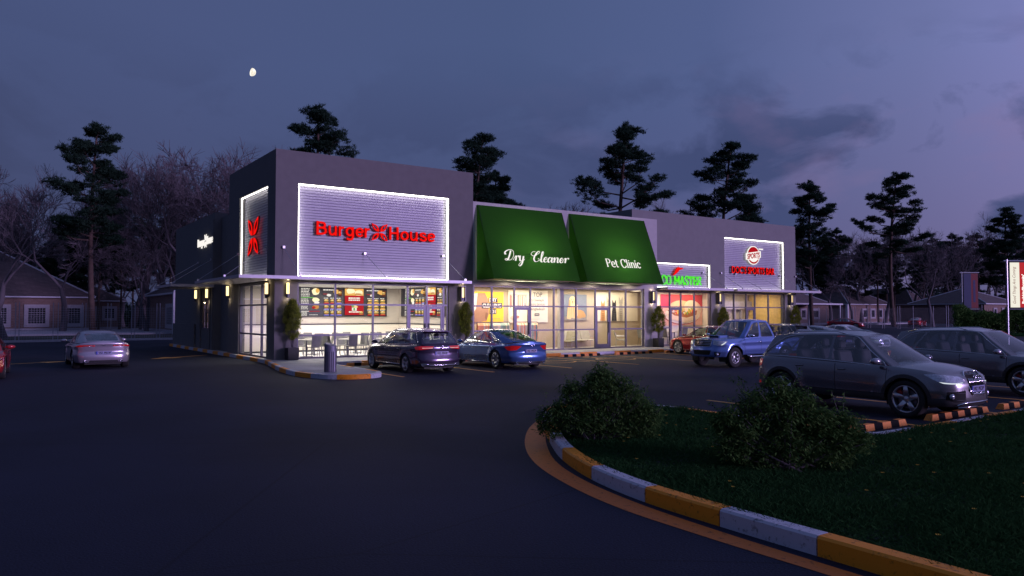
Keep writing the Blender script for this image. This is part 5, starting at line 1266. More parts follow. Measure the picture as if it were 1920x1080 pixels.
wstop(3.05,-23.62,2.45,'striped wheel stop partly behind the right bush',1,9); wstop(6.35,-23.62,2.35,'striped wheel stop under the nose of the nearest off-roader',2,9)
wstop(9.4,-23.62,2.4,'striped wheel stop at the right edge of the photo beside the lawn',3,9); 
wstop(12.55,-23.62,2.4,'striped wheel stop before the second off-roader, outside the frame edge',4,9)
wstop(3.1,-3.0,2.4,'striped wheel stop in front of the purple estate car',5,8); wstop(6.7,-3.0,2.4,'striped wheel stop in front of the blue fastback',6,8)
wstop(13.75,-3.0,2.55,'striped wheel stop left of the two before the pet clinic',7,10); wstop(17.3,-3.0,2.55,'striped wheel stop right of the two before the pet clinic',8,10); wstop(20.75,-3.0,2.4,'striped wheel stop before the red car and taco shop',9,8)
# ------------------------------------------------------------------ shop interiors
def tbl(x,y,label):
    t=empty('cafe_table',(x,y,.16),label,'table','restaurant tables')
    mb=MB(); mb.lathe([(0,.73),(.38,.73),(.39,.745),(.38,.76),(0,.76)],n=24); mb.build('tabletop',pmat('pale_table_top',(.6,.56,.5),.4),t,world=False)
    mb=MB(); mb.tube([(0,0,.03),(0,0,.73)],.03,8); mb.tube([(-.3,0,.02),(.3,0,.02)],.018,6); mb.tube([(0,-.3,.02),(0,.3,.02)],.018,6); mb.build('pedestal','steel',t,world=False); return t
M['chairgrey']=pmat('grey_chair_shell',(.17,.17,.155),.5,var=.1)
def chair_proto(x,y,rz,label):
    t=empty('dining_chair',(x,y,.16),label,'chair','restaurant chairs',rz)
    MB().add(*rbox(-.21,.21,-.2,.2,.43,.47)).build('seat','chairgrey',t,world=False)
    MB().add(*rbox(-.235,-.2,-.2,.2,.45,1.0,-.10)).build('backrest','chairgrey',t,world=False)
    for sx in (-1,1):
        for sy in (-1,1): MB().tube([(sx*.17,sy*.17,.44),(sx*(.21 if sx>0 else .25),sy*.19,0)],.012,5).build('leg','steel',t,world=False)
    return t
ch=None; spots=[(1.75,1.1),(3.65,1.15),(5.5,1.2),(2.7,2.9),(4.8,2.9),(6.9,2.9)]
wh=['leftmost window table','second window table','table left of the entrance doors','rear left table','rear middle table','rear right table']
for i,(x,y) in enumerate(spots):
    tbl(x,y,'round pale cafe table, the '+wh[i])
    for j,(a,sd_) in enumerate(((0,'left'),(90,'near'),(180,'right'),(270,'far'))):
        an=R(a+8*math.sin(i*3+j)); r=.62; px_,py_=x-math.cos(an)*r,y-math.sin(an)*r
        lb='grey high back chair on the %s side of the %s'%(sd_,wh[i])
        if ch is None: ch=chair_proto(px_,py_,an,lb)
        else: dup(ch,(px_,py_,.16),an,lb)
for i,(x,y) in enumerate([(23.1,1.6),(25.4,1.8)]):
    tbl(x,y,'round pale cafe table inside the taco shop, '+('left' if i==0 else 'right'))
    for j,(a,sd_) in enumerate(((0,'left'),(90,'near'),(180,'right'))):
        an=R(a); dup(ch,(x-math.cos(an)*.6,y-math.sin(an)*.6,.16),an,'grey chair on the %s side of the %s taco shop table'%(sd_,('left','right')[i]))
# menu boards
mcol=[emat('menu_'+n,c,s) for n,c,s in (('white',(1,.93,.8),1.1),('gold',(1,.55,.12),1.0),('bun',(.9,.42,.10),.8),('red',(.8,.02,.02),.7),('green',(.25,.7,.15),.8),('blue',(.25,.25,.9),.8),('cream',(1,.85,.5),1.3),('brown',(.25,.07,.02),.6))]
def menu(fn,x0,cols,label,seed):
    """fn(u,v,w): u right metres, v up metres"""
    rg=random.Random(seed); s=empty('menu_board',fn(x0,2.6,0),label,'menu board','menu boards')
    W_=cols[-1][1]+.12
    mb=MB(); P=[fn(u,v,w) for w in (0,.06) for u,v in ((x0,1.9),(x0+W_,1.9),(x0+W_,3.36),(x0,3.36))]; mb.add(P,[(4,5,6,7),(0,1,5,4),(1,2,6,5),(2,3,7,6),(3,0,4,7)]); mb.build('board_frame','black',s)
    mb=MB(); k=[0]
    def blob(u,v,ru,rv,m,n=9):
        k[0]+=1; w=.062+.0004*k[0]; jit=[rg.uniform(.85,1.1) for _ in range(n)]
        mb.add([fn(x0+u+ru*jit[i]*math.cos(2*PI*i/n),v+rv*jit[i]*math.sin(2*PI*i/n),w) for i in range(n)],[tuple(range(n))],m)
    def rect(u0,u1,v0,v1,m):
        k[0]+=1; w=.062+.0004*k[0]; mb.add([fn(x0+u,v,w) for u,v in ((u0,v0),(u1,v0),(u1,v1),(u0,v1))],[(0,1,2,3)],m)
    def sand(u,v,r):
        blob(u,v+r*.35,r,r*.42,1); blob(u,v,r*1.02,r*.16,4); blob(u,v-r*.12,r,r*.2,7); blob(u,v-r*.38,r*.95,r*.25,2); blob(u-r*.2,v+r*.45,r*.4,r*.16,6)
    def words(u0,u1,v,h,m=0):
        u=u0
        while u<u1-.02:
            l=rg.uniform(.04,.13); rect(u,min(u+l,u1),v,v+h,m); u+=l+.022
    for ci,(a,b) in enumerate(cols):
        kind=ci%4
        if kind==0:
            for r_ in range(7): words(a,a+(b-a)*.45,3.28-.075*r_,.032)
            blob(b-.22,3.15,.2,.17,6); blob(b-.12,3.2,.11,.12,1); rect(a,b-.3,2.83,2.87,4); blob(b-.2,2.73,.2,.13,6); blob(b-.15,2.6,.14,.09,0)
            for r_ in range(4): words(a,a+(b-a)*.4,2.76-.07*r_,.03)
            rect(a,b,2.47,2.53,1); blob(b-.2,2.38,.19,.10,2); blob(b-.3,2.36,.1,.07,3)
            for r_ in range(3): words(a,a+.35,2.40-.065*r_,.028)
            rect(a,a+.4,2.15,2.18,0); rect(a+.4,b,2.15,2.18,3)
            for r_ in range(4): words(a,a+.3,2.10-.05*r_,.024)
            words(a+.42,b-.1,1.98,.024)
        elif kind in(1,3):
            n=3; w=(b-a)/n; rect(a,a+w*.8,3.02,3.05,3); blob(b-.28,3.15,.2,.12,1); words(a,b-.4,3.22,.05); rect(b-.2,b,2.95,3.25,7); sand(b-.12,3.1,.1); blob(a+.3,2.98,.12,.07,0)
            for r_ in range(3):
                v=2.68-.30*r_
                for c_ in range(n): u=a+w*(c_+.5); words(u-w*.4,u+w*.35,v+.13,.035); sand(u,v,w*.38); rect(u-w*.4,u+w*.42,v-.13,v-.075,(3 if r_==0 and c_<2 else 5) if kind==1 else (1 if r_<2 else 3))
        else:
            rect(a,b,2.98,3.33,1); blob(a+.3,3.2,.24,.14,6); blob(b-.28,3.12,.24,.15,6); blob(b-.28,3.05,.22,.05,2)
            rect(a,b,2.60,2.98,3); words(a+.2,b-.2,2.80,.08); words(a+.2,b-.2,2.71,.06); rect(a,b,2.575,2.60,7); rect(a,b,1.98,2.575,3)
            for q in range(9): blob((a+b)/2+rg.uniform(-.16,.16),2.42+rg.uniform(-.07,.1),.07,.05,rg.choice((1,6,4)))
            rect((a+b)/2-.13,(a+b)/2+.13,2.2,2.36,0); blob((a+b)/2,2.28,.06,.07,4); words(a+.22,b-.22,2.10,.07); sand(b-.14,2.08,.12)
    mb.build('menu_screen',mcol,s); return s
menu(lambda u,v,w:(u,5.62-w,v),2.93,[(.10,1.05),(1.22,2.22),(2.36,3.38),(3.55,4.62)],'long dark menu board with lit food panels on the back wall',5)
menu(lambda u,v,w:(8.35-w,5.15-u,v),.0,[(.5,1.55),(1.7,2.75),(2.85,3.9),(4.1,4.7)],'menu board with lit food panels on the side wall behind the doors',6)
# posters
def board(x0,x1,y,z0,z1,mat,label,name='poster'):
    s=empty(name,((x0+x1)/2,y,z0),label,'poster','wall posters in the shops')
    MB().box(x0,x1,y-.05,y,z0,z1).build('poster_board',mat,s); return s
class Art:
    def __init__(s,x0,y,z0): s.x0=x0;s.y=y;s.z0=z0;s.k=0;s.mb=MB();s.mats=[]
    def mi(s,m):
        if m not in s.mats: s.mats.append(m)
        return s.mats.index(m)
    def poly(s,P,m): s.k+=1; s.mb.add([(s.x0+u,s.y-.052-.0006*s.k,s.z0+v) for u,v in P],[tuple(range(len(P)))],s.mi(m))
    def ell(s,u,v,a,b,m,n=18,rot=0): c,q=math.cos(rot),math.sin(rot); s.poly([(u+a*math.cos(2*PI*i/n)*c-b*math.sin(2*PI*i/n)*q,v+a*math.cos(2*PI*i/n)*q+b*math.sin(2*PI*i/n)*c) for i in range(n)],m)
    def rect(s,a,b,c,d,m): s.poly([(a,c),(b,c),(b,d),(a,d)],m)
    def text(s,t,u,v,size,m,**k): s.k+=1; i=s.mi(m); put_text(s.mb,t,lambda a,b,c:(s.x0+u+a,s.y-.052-.0006*s.k,s.z0+v+b),size,mi=i,side=i,**k)
    def done(s,par): return s.mb.build('poster_print',s.mats,par)
def cm(n,c): 
    if n not in M: M[n]=pmat(n,c,.6,var=.06,scale=9)
    return n
yw_=2.298
p=board(10.3,12.88,yw_,1.62,3.20,cm('poster_yellow',(.85,.56,.03)),'yellow Dry Cleaning 101 poster with a brown jacket'); a=Art(10.3,yw_,1.62)
a.poly([(.55,0),(.55,1.25),(.9,1.5),(1.4,1.5),(1.6,1.2),(1.65,.4),(1.5,.05),(1.1,0)],cm('jacket_brown',(.38,.20,.12))); a.poly([(.65,1.45),(.95,1.52),(.85,.7),(.6,.3),(.6,1.0)],cm('shirt_cream',(.8,.72,.58))); a.poly([(1.45,.5),(1.6,.45),(1.5,.05),(1.4,.2)],cm('jacket_shadow',(.25,.12,.07)))
for (u0,u1,v0,v1) in ((1.62,2.2,1.02,1.28),(1.2,2.48,.70,1.0),(1.68,2.12,.40,.68)): a.rect(u0,u1,v0,v1,'black')
a.text('DRY',1.68,1.05,.3,'paper',off=.012,width=.46,height=.2); a.text('CLEANING',1.25,.745,.3,'paper',off=.012,width=1.18,height=.21); a.text('101',1.73,.44,.3,'paper',off=.012,width=.34,height=.2); a.rect(1.75,2.35,.15,.17,'jacket_brown'); a.done(p)
p=board(13.2,15.84,yw_,1.57,3.32,'paper','cream Top Dry Cleaning poster with hanging clothes'); a=Art(13.2,yw_,1.57); rg=random.Random(4)
ink=cm('poster_ink',(.12,.12,.13)); cols_=[cm('cloth_%d'%i,c) for i,c in enumerate([(.45,.2,.15),(.1,.12,.2),(.6,.5,.4),(.2,.2,.2),(.5,.35,.2),(.7,.65,.6)])]
for i in range(22):
    u=.06+i*.052; l=rg.uniform(.35,1.0); a.poly([(u,1.45-rg.random()*.1),(u+.04,1.5),(u+.07,1.4),(u+.06,1.45-l),(u,1.42-l)],rg.choice(cols_))
a.rect(.05,1.2,1.48,1.5,ink); a.ell(.35,.25,.25,.12,cols_[2]); a.ell(.5,.3,.2,.08,cols_[0])
a.text('TOP',1.62,1.40,.3,ink,width=.62,height=.24); a.text('Dry Cleaning &',1.35,1.12,.2,ink,width=1.0,height=.17); a.text('Laundry Services',1.3,.90,.2,ink,width=1.12,height=.17); a.text('Bangladesh',1.35,.62,.2,ink,width=1.08,height=.20); a.rect(1.72,2.05,.36,.5,ink); a.rect(1.77,2.0,.42,.44,'paper'); a.rect(1.4,2.1,.17,.185,cols_[2]); a.done(p)
p=board(16.95,18.67,yw_,1.67,3.14,cm('poster_bluegrey',(.16,.19,.24)),'poster of a long haired cream dog on blue grey ground'); a=Art(16.95,yw_,1.67); d1=cm('dog_cream',(.72,.52,.28)); d2=cm('dog_tan',(.48,.28,.11)); d3=cm('dog_dark',(.06,.04,.03))
a.rect(0,1.72,0,.22,cm('poster_floor',(.26,.24,.22))); a.ell(1.15,.35,.42,.25,d2); a.ell(1.45,.3,.2,.14,d2,rot=-.4); a.poly([(.25,.1),(.3,.7),(.5,1.1),(.85,1.15),(1.05,.8),(1.05,.3),(.9,.08),(.6,.16),(.5,.05)],d1); a.ell(.66,1.12,.24,.25,d1); a.poly([(.42,1.2),(.36,.75),(.5,.7),(.52,1.1)],d2); a.poly([(.88,1.2),(.97,.75),(.84,.7),(.8,1.1)],d2); a.ell(.58,1.17,.025,.025,d3); a.ell(.74,1.17,.025,.025,d3); a.ell(.66,1.05,.05,.035,d3); a.ell(.66,.98,.06,.03,d2)
for i in range(16): u=.3+i*.045; a.poly([(u,.75),(u+.03,.75),(u+.02,.2+.1*math.sin(i*2))],d2 if i%3==0 else d1)
a.done(p)
p=board(19.35,22.7,yw_,1.60,3.30,'paper','cream poster of four sitting cats in a row'); a=Art(19.35,yw_,1.60)
for (u,h,c,c2) in ((.55,1.15,cm('cat_ginger',(.55,.28,.12)),cm('cat_ginger_dark',(.36,.16,.06))),(.98,1.45,cm('cat_tabby',(.50,.42,.34)),cm('cat_tabby_dark',(.25,.2,.16))),(1.42,1.2,cm('cat_black',(.02,.022,.028)),cm('cat_black_sheen',(.05,.05,.06))),(1.95,1.42,cm('cat_silver',(.45,.42,.38)),'cat_tabby_dark')):
    a.poly([(u-.2,.02),(u-.17,h*.45),(u-.12,h*.68),(u+.12,h*.68),(u+.17,h*.45),(u+.2,.02)],c); a.ell(u,h*.78,.16,.16,c); a.poly([(u-.16,h*.82),(u-.14,h*.82+.3),(u-.03,h*.82+.12)],c); a.poly([(u+.16,h*.82),(u+.14,h*.82+.3),(u+.03,h*.82+.12)],c)
    for k in range(5): a.ell(u,.2+k*.13,.12,.018,c2,10)
    a.ell(u-.06,h*.8,.02,.02,'black',8); a.ell(u+.06,h*.8,.02,.02,'black',8); a.ell(u,h*.73,.02,.014,c2,8); a.poly([(u-.05,.02),(u-.03,h*.4),(u+.03,h*.4),(u+.05,.02)],c2)
a.done(p)
p=board(24.47,28.26,2.098,1.31,3.25,cm('poster_salmon',(.80,.42,.33)),'large red and cream sandwich poster in the taco shop'); a=Art(24.47,2.098,1.31)
a.rect(0,3.79,1.2,1.94,cm('poster_red',(.62,.05,.05))); a.rect(0,.9,1.1,1.94,cm('poster_crimson',(.52,.03,.08))); a.ell(1.9,.62,1.6,.58,cm('plate_shadow',(.45,.12,.08)),28); a.ell(1.95,.68,1.6,.58,cm('plate_white',(.85,.72,.60)),28); a.ell(1.7,1.15,1.0,.42,cm('bun_gold',(.75,.45,.22)),24,.05); a.ell(2.9,1.1,.8,.48,cm('bun_pale',(.85,.62,.42)),24,-.2)
a.poly([(.5,.98),(1.2,.62),(2.2,.42),(3.2,.62),(3.3,.95),(2.4,.85),(1.4,.95)],cm('sausage',(.42,.13,.04))); rg=random.Random(9)
for i in range(40): a.ell(1.0+rg.random()*1.9,.88+rg.uniform(-.12,.22),.13,.055,rg.choice([cm('cheese',(.85,.55,.05)),cm('tomato',(.75,.06,.03)),cm('lettuce',(.25,.45,.06)),cm('onion',(.8,.7,.65))]),8,rg.random()*3)
a.poly([(.45,.75),(1.0,.35),(2.2,.18),(3.2,.38),(3.4,.7),(2.3,.48),(1.2,.62)],'bun_pale'); a.done(p)
# clothes rails
def rail(x0,x1,y,label,seed):
    rg=random.Random(seed); t=empty('clothes_rail',((x0+x1)/2,y,.158),label,'clothes rail','clothes rails')
    mb=MB(); 
    for x in (x0,x1): mb.tube([(x,y,.17),(x,y,1.62)],.015,6); mb.box(x-.02,x+.02,y-.25,y+.25,.16,.19)
    mb.tube([(x0,y,1.62),(x1,y,1.62)],.013,6); mb.build('rail_frame','steel',t)
    n=int((x1-x0)/.085); C_=[cm('garment_%d'%i,c) for i,c in enumerate([(.75,.28,.14),(.70,.45,.25),(.15,.30,.28),(.55,.50,.38),(.75,.65,.5),(.30,.42,.38),(.8,.35,.2)])]
    mb=MB()
    for i in range(n):
        x=x0+.06+i*.085; w=.035; l=rg.uniform(.75,.95); k=i*len(C_)//n if rg.random()<.5 else rg.randrange(len(C_)); dy=.2
        P=[(-dy,1.44),(-.05,1.56),(.05,1.56),(dy,1.44),(dy+.03,1.40-.5),(dy-.02,1.50-l),(-dy+.02,1.50-l),(-dy-.03,.9)]
        mb.prism(P,lambda u,v,d:(x+d+u*.35,y+u,v),-w,w,k)
    mb.build('garments',C_,t)
rail(10.75,12.75,1.5,'rail of hanging coloured clothes, left one behind the blue car',1); rail(13.0,14.55,1.5,'rail of hanging coloured clothes, right one beside the door',2)
# seats of the clinic
def lounge(x,y,w,label,rz=0):
    t=empty('waiting_bench' if w>1 else 'waiting_chair',(x,y,.158),label,'bench' if w>1 else 'chair',None,rz); m=pmat('grey_leather',(.36,.34,.26),.4,var=.1)
    n=max(1,round(w/.75))
    for i in range(n):
        a=-w/2+i*w/n+.015; b=a+w/n-.03
        MB().add(*rbox(-.28,.28,a,b,.36,.43,.0)).build('seat',m,t,world=False); MB().add(*rbox(.24,.30,a,b,.42,.92,.16)).build('backrest',m,t,world=False)
    for s_ in (-1,1):
        MB().tube([(-.3,s_*w/2,0),(-.2,s_*w/2,.36),(.28,s_*w/2,.36),(.3,s_*w/2,0)],.014,5).build('leg','cable',t,world=False)
        MB().tube([(-.25,s_*w/2,.38),(-.22,s_*w/2,.60),(.28,s_*w/2,.60),(.36,s_*w/2,.78)],.013,5).build('armrest','cable',t,world=False)
    return t
lounge(17.7,1.75,2.1,'grey waiting bench under the dog poster',PI/2); lounge(20.4,1.25,.72,'grey armchair right of the pet clinic door',R(140)); lounge(16.3,1.0,.72,'low grey armchair beside the pale interior column',R(20))

# ------------------------------------------------------------------ shrubs on the island
def leafs(mb,c,n,rad,L,w,rg,droop=.25):
    for _ in range(n):
        a=rg.random()*2*PI; d=Vector((math.cos(a),math.sin(a),rg.uniform(-.9,.5)-droop)).normalized()
        p=Vector(c)+Vector((rg.gauss(0,rad),rg.gauss(0,rad),rg.gauss(0,rad*.8))); s=d.cross(Vector((rg.gauss(0,.4),rg.gauss(0,.4),1))).normalized()*w; l=L*rg.uniform(.6,1.25); q=p+d*l; m=p+d*l*.45
        o=len(mb.v); mb.v+=[tuple(p),tuple(m-s),tuple(q),tuple(m+s)]; mb.f.append((o,o+1,o+2,o+3)); mb.m.append(0)
def shrub(px,D,wx,h,label,seed,lobes,n=390):
    rg=random.Random(seed); x,y=at(px,D); b=empty('shrub',(x,y,.12),label,'shrub','shrubs on the island')
    mb=MB(); mt=MB()
    for (lx,lz,r) in lobes:
        for s_ in range(4):
            c=Vector((RT.x*lx,RT.y*lx,lz))+Vector((rg.gauss(0,.08),rg.gauss(0,.12),0)); base=Vector((rg.gauss(0,.10),rg.gauss(0,.10),0)); mid=base.lerp(c,.5)+Vector((0,0,-.03))
            c=c*.8; mt.tube([base,mid,c],[.013,.008,.003],5)
        for k in range(int(n*r*r*9.0)):
            a=rg.random()*2*PI; e=rg.uniform(-.75,1); q=Vector((math.cos(a)*math.sqrt(1-e*e),math.sin(a)*math.sqrt(1-e*e),e))*r*rg.random()**.33
            bump=1+.22*math.sin(q.x*14+seed)*math.sin(q.z*13+q.y*9)
            cc=(RT.x*lx+q.x*bump,RT.y*lx+q.y*bump,lz+q.z*.85*bump)
            if cc[2]<.05: continue
            if math.sin(cc[0]*17+seed)*math.sin(cc[1]*15+2)*math.sin(cc[2]*16+seed*2)>.16: continue
            leafs(mb,cc,9,.04,.068,.0105,rg)
            if rg.random()<.12: o=Vector(cc); mt.tube([o*.82,o],[.004,.002],3)
    for s_ in range(26):
        (lx,lz,r)=rg.choice(lobes); a=rg.random()*6.28; e=rg.uniform(.1,.95); q=Vector((math.cos(a)*math.sqrt(1-e*e),math.sin(a)*math.sqrt(1-e*e),e)); c=Vector((RT.x*lx,RT.y*lx,lz)); p1_=c+q*r*.8; p2_=c+q*(r+rg.uniform(.08,.2))+Vector((0,0,.06)); mt.tube([p1_,p2_],[.004,.002],3)
        for u in (.3,.55,.8,1.0): leafs(mb,tuple(p1_.lerp(p2_,u)),5,.016,.06,.0095,rg)
    mt.build('stem','twig',b,world=False); mb.build('foliage','leaf',b,world=False); return b
shrub(1122,11.6,1.9,1.3,'dark leafy shrub at the tip of the island, the left of two',11,[(.05,.66,.34),(.06,.98,.19),(.0,.84,.24),(-.30,.60,.26),(-.42,.78,.15),(-.48,.36,.30),(-.76,.40,.18),(-.74,.20,.22),(.40,.60,.28),(.34,.84,.17),(.62,.50,.22),(.68,.24,.26),(.28,.24,.34),(-.15,.28,.34),(.80,.42,.14)])
shrub(1478,9.5,1.95,1.2,'dark leafy shrub in front of the nearest off-roader, the right of two',23,[(-.12,.66,.32),(-.14,1.00,.17),(-.05,.86,.22),(-.42,.78,.25),(-.62,.56,.29),(-.82,.60,.15),(-.74,.28,.27),(.20,.62,.27),(.16,.84,.15),(.42,.52,.27),(.66,.56,.20),(.72,.34,.25),(.92,.36,.13),(.42,.22,.33),(-.05,.28,.35),(-.45,.14,.28)])

# ------------------------------------------------------------------ trees
def pine_mesh(seed,h=20.,r=4.6,crown=.40,nb=34,dens_=1.0):
    rg=random.Random(seed); tr=MB(); fo=MB(); P=[]; bx=rg.uniform(-.7,.7); by=rg.uniform(-.7,.7)
    for i in range(12): t=i/11; P.append((bx*math.sin(t*3.2),by*math.sin(t*2.5+1)-by*math.sin(1),h*t*.97))
    tr.tube(P,[.27*(1-t/12)**.8+.03 for t in range(12)],8)
    def ax(t): i=min(10,int(t*11)); f=t*11-i; return Vector(P[i]).lerp(Vector(P[i+1]),f)
    def pad(c,R_):
        for g in range(int(15*R_/.6*dens_)):
            a=rg.random()*6.283; q=R_*rg.random()**.5; c3=c+Vector((q*math.cos(a),q*math.sin(a),rg.uniform(-.34,.5)*R_*(1.15-q/R_*.6))); tufts(fo,c3,13,.09,.30,.034,rg,.5,.9)
    ang=rg.random()*6
    for k in range(nb):
        t=crown+(1-crown)*((k+rg.uniform(-1.5,2.5))/nb); t=max(crown-.03,min(.985,t)); q=(t-crown)/(1-crown)
        R_=r*(1-q)**.7*rg.choice((rg.uniform(.35,.75),rg.uniform(.75,1.2)))*(.72 if q<.08 else 1)+.45
        ang+=2.4+rg.uniform(-.9,.9); up=rg.uniform(-.2,.75)+.4*q; b0=ax(t); d=Vector((math.cos(ang),math.sin(ang),up)).normalized()
        mid=b0+d*R_*.5+Vector((rg.gauss(0,.15),rg.gauss(0,.15),-.10*R_)); e=mid+(d+Vector((rg.gauss(0,.2),rg.gauss(0,.2),.28))).normalized()*R_*.5
        tr.tube([b0,mid,e],[.085*(1-q)+.028,.05*(1-q)+.02,.014],4,cap=False)
        pad(e,rg.uniform(.55,.95)); 
        for j in range(int(R_*2.0)+1):
            s_=rg.uniform(.38,1); c=b0.lerp(mid,min(1,s_*2)) if s_<.5 else mid.lerp(e,(s_-.5)*2)
            side=Vector((-d.y,d.x,rg.uniform(-.1,.35)))*rg.choice((-1,1)); w=R_*rg.uniform(.15,.42)*(1.25-s_); e2=c+side*w+d*w*.5+Vector((0,0,.12)); tr.tube([c,e2],[.03,.012],3,cap=False); pad(e2,rg.uniform(.45,.9))
    for g in range(6): pad(Vector(P[-1])+Vector((rg.gauss(0,.15),rg.gauss(0,.15),-.6+g*.2)),.34)
    return tr,fo
def make_tree(kind,var_):
    e=bpy.data.objects.new('pine_tree' if kind=='p' else 'bare_tree',None); COL.objects.link(e)
    if kind=='p':
        tr,fo=pine_mesh(*var_); tr.build('trunk','barkp',e,True,world=False); fo.build('crown','needle',e,world=False)
    else:
        tk,cr=bare_mesh(*var_); tk.build('trunk','twig',e,True,world=False); cr.build('branches','twig',e,world=False)
    return e
def bare_mesh(seed,h=12.,spread=.55,levels=7,fork=.28):
    rg=random.Random(seed); tk=MB(); cr=MB()
    def grow(p,d,L,r,lv):
        n=3 if lv<2 else 2; pts=[p]; 
        for i in range(n):
            d=(d+Vector((rg.gauss(0,.13),rg.gauss(0,.13),rg.gauss(.03,.08)))).normalized(); pts.append(pts[-1]+d*L/n)
        rs=[r*(1-.42*i/n) for i in range(n+1)]
        (tk if lv<2 else cr).tube(pts,rs,7 if lv<2 else (4 if lv<4 else 3),cap=False)
        if lv>=levels: return
        k=2 if lv==0 else rg.choice((2,3,3)) if lv<levels-1 else 4
        for i in range(k):
            t=1 if i==0 else rg.uniform(.45,1); o=pts[-1] if t==1 else pts[0].lerp(pts[-1],t)
            a=rg.random()*2*PI; ax=d.orthogonal().normalized(); ax=ax*math.cos(a)+d.cross(ax)*math.sin(a); sp=spread*rg.uniform(.6,1.3)
            nd=(d+ax*sp+Vector((0,0,.08))).normalized(); grow(o,nd,L*rg.uniform(.62,.86),max(.011,rs[-1]*(.78 if i==0 else .6)),lv+1)
    grow(Vector((0,0,0)),Vector((rg.gauss(0,.04),rg.gauss(0,.04),1)),h*fork,h*.018,0)
    return tk,cr
PV=[make_tree('p',v) for v in ((3,20.,4.9,.40,36),(8,20.,4.8,.46,30),(15,20.,5.4,.34,42),(27,20.,4.6,.52,26))]
BV=[make_tree('b',v) for v in ((2,12.,.62,7,.23),(5,12.,.52,7,.25),(9,12.,.72,7,.21))]
used=set()
def place(V,i,px,D,sc,rz,label,group,cat='tree'):
    x,y=at(px,D); src=V[i]
    if id(src) in used: o=copy_tree(src)
    else: o=src; used.add(id(src))
    o.location=(x,y,-.05); o.rotation_euler=(0,0,rz); o.scale=(sc,)*3; tag(o,label,cat,group); return o
BH=[max(c.data.vertices[i].co.z for c in kids(b_) for i in range(len(c.data.vertices))) for b_ in BV]
def hscale(yt,D,h,v=None):
    if v is not None: h=BH[v]*.97
    return ((588-yt)/1413*D+2.1)/h
pines=[(175,228,80,0,'tall pine left of the shops with its bare lower trunk before the brown house'),(583,188,72,1,'pine crown rising behind the restaurant tower roof'),(890,248,78,2,'pine crown behind the right roof corner of the tower'),
 (930,318,88,0,'lower pine crown half hidden behind the tower and green awning wall'),(1160,227,82,1,'tallest pine behind the middle unit roof'),(1367,267,86,2,'pine rising behind the right wing roof'),
 (1522,337,112,0,'pine directly right of the right wing wall'),(1675,323,118,1,'tall pine between the far right houses'),(1895,388,104,2,'pine behind the lit hanging sign'),(620,250,95,0,'smaller pine behind the tower, lower right of the crown above the roof')]
for k,(px,yt,D,v,lb) in enumerate(pines[:9]): place(PV,v,px,D,hscale(yt,D,20),k*1.7+.4,lb,'tall pines round the shops')
bares=[(118,352,82,0,'bare forked tree in front of the brown house, left of the tall pine'),(8,262,62,1,'bare branching tree cut by the left edge of the photo'),(325,262,92,1,'bare tree leaning behind the dark side wing'),(440,272,104,2,'wide bare tree crown just left of the tower'),
 (276,452,84,2,'small bare tree between the brown houses'),(1597,476,122,0,'bare forked tree before the right houses, nearest the shops'),(1748,452,118,2,'bare tree before the far right house'),(1790,402,140,1,'wide bare tree crown leaning right above the far right roofs'),
 (1050,376,90,0,'bare twigs showing above the gap between the awnings'),(1275,380,98,1,'bare twigs above the roof left of the right wing pine')]
for k,(px,yt,D,v,lb) in enumerate(bares): place(BV,v,px,D,hscale(yt,D,11.2,v),k*2.1+(PI if k==1 else 0),lb,'bare trees round the shops')
rg=random.Random(77)
def row(px0,px1,n,D0,D1,y0,y1,bare):
    for k in range(n):
        px=px0+(px1-px0)*(k+rg.uniform(.15,.85))/n; D=rg.uniform(D0,D1); yt=rg.uniform(y0,y1)
        if rg.random()<bare: v=rg.randrange(3); place(BV,v,px,D,hscale(yt,D,11.2,v),rg.random()*6,'bare leafless tree among the dark wood behind the houses','trees of the dark wood')
        else: place(PV,rg.randrange(4),px,D,hscale(yt,D,20),rg.random()*6,'dark pine among the wood behind the houses','trees of the dark wood')
row(-60,500,24,112,150,385,470,.45); row(235,455,11,88,118,268,330,1.1); row(-60,235,9,92,118,345,430,1.1);  row(-60,35,3,80,96,262,330,1.1); row(1500,1900,9,128,160,420,480,1.1); row(-60,360,14,90,108,430,500,.5); row(1480,2000,24,165,210,425,480,.25); row(1520,1990,14,150,170,455,515,.3); row(-60,460,12,150,180,380,450,.1)
# low wood edge far away
def mass(name,label,px0,px1,D0,D1,h,n,mat,L=.7):
    rg=random.Random(n); mb=MB()
    for _ in range(n):
        px=rg.uniform(px0,px1); D=rg.uniform(D0,D1); x,y=at(px,D); z=rg.random()**1.2*h*(.65+.35*math.sin(px*.03)*math.sin(px*.011+1))
        tufts(mb,(x,y,z),7,.45,L,.10,rg,.4)
    return tag(mb.build(name,mat),label,'wood edge',kind='stuff')
mass('woodland_undergrowth','dark undergrowth of the wood behind the left houses',-90,520,118,150,7,5200,'needle'); mass('woodland_undergrowth','dark undergrowth of the wood behind the right houses',1470,2030,205,240,11,8200,'needle',1.1)
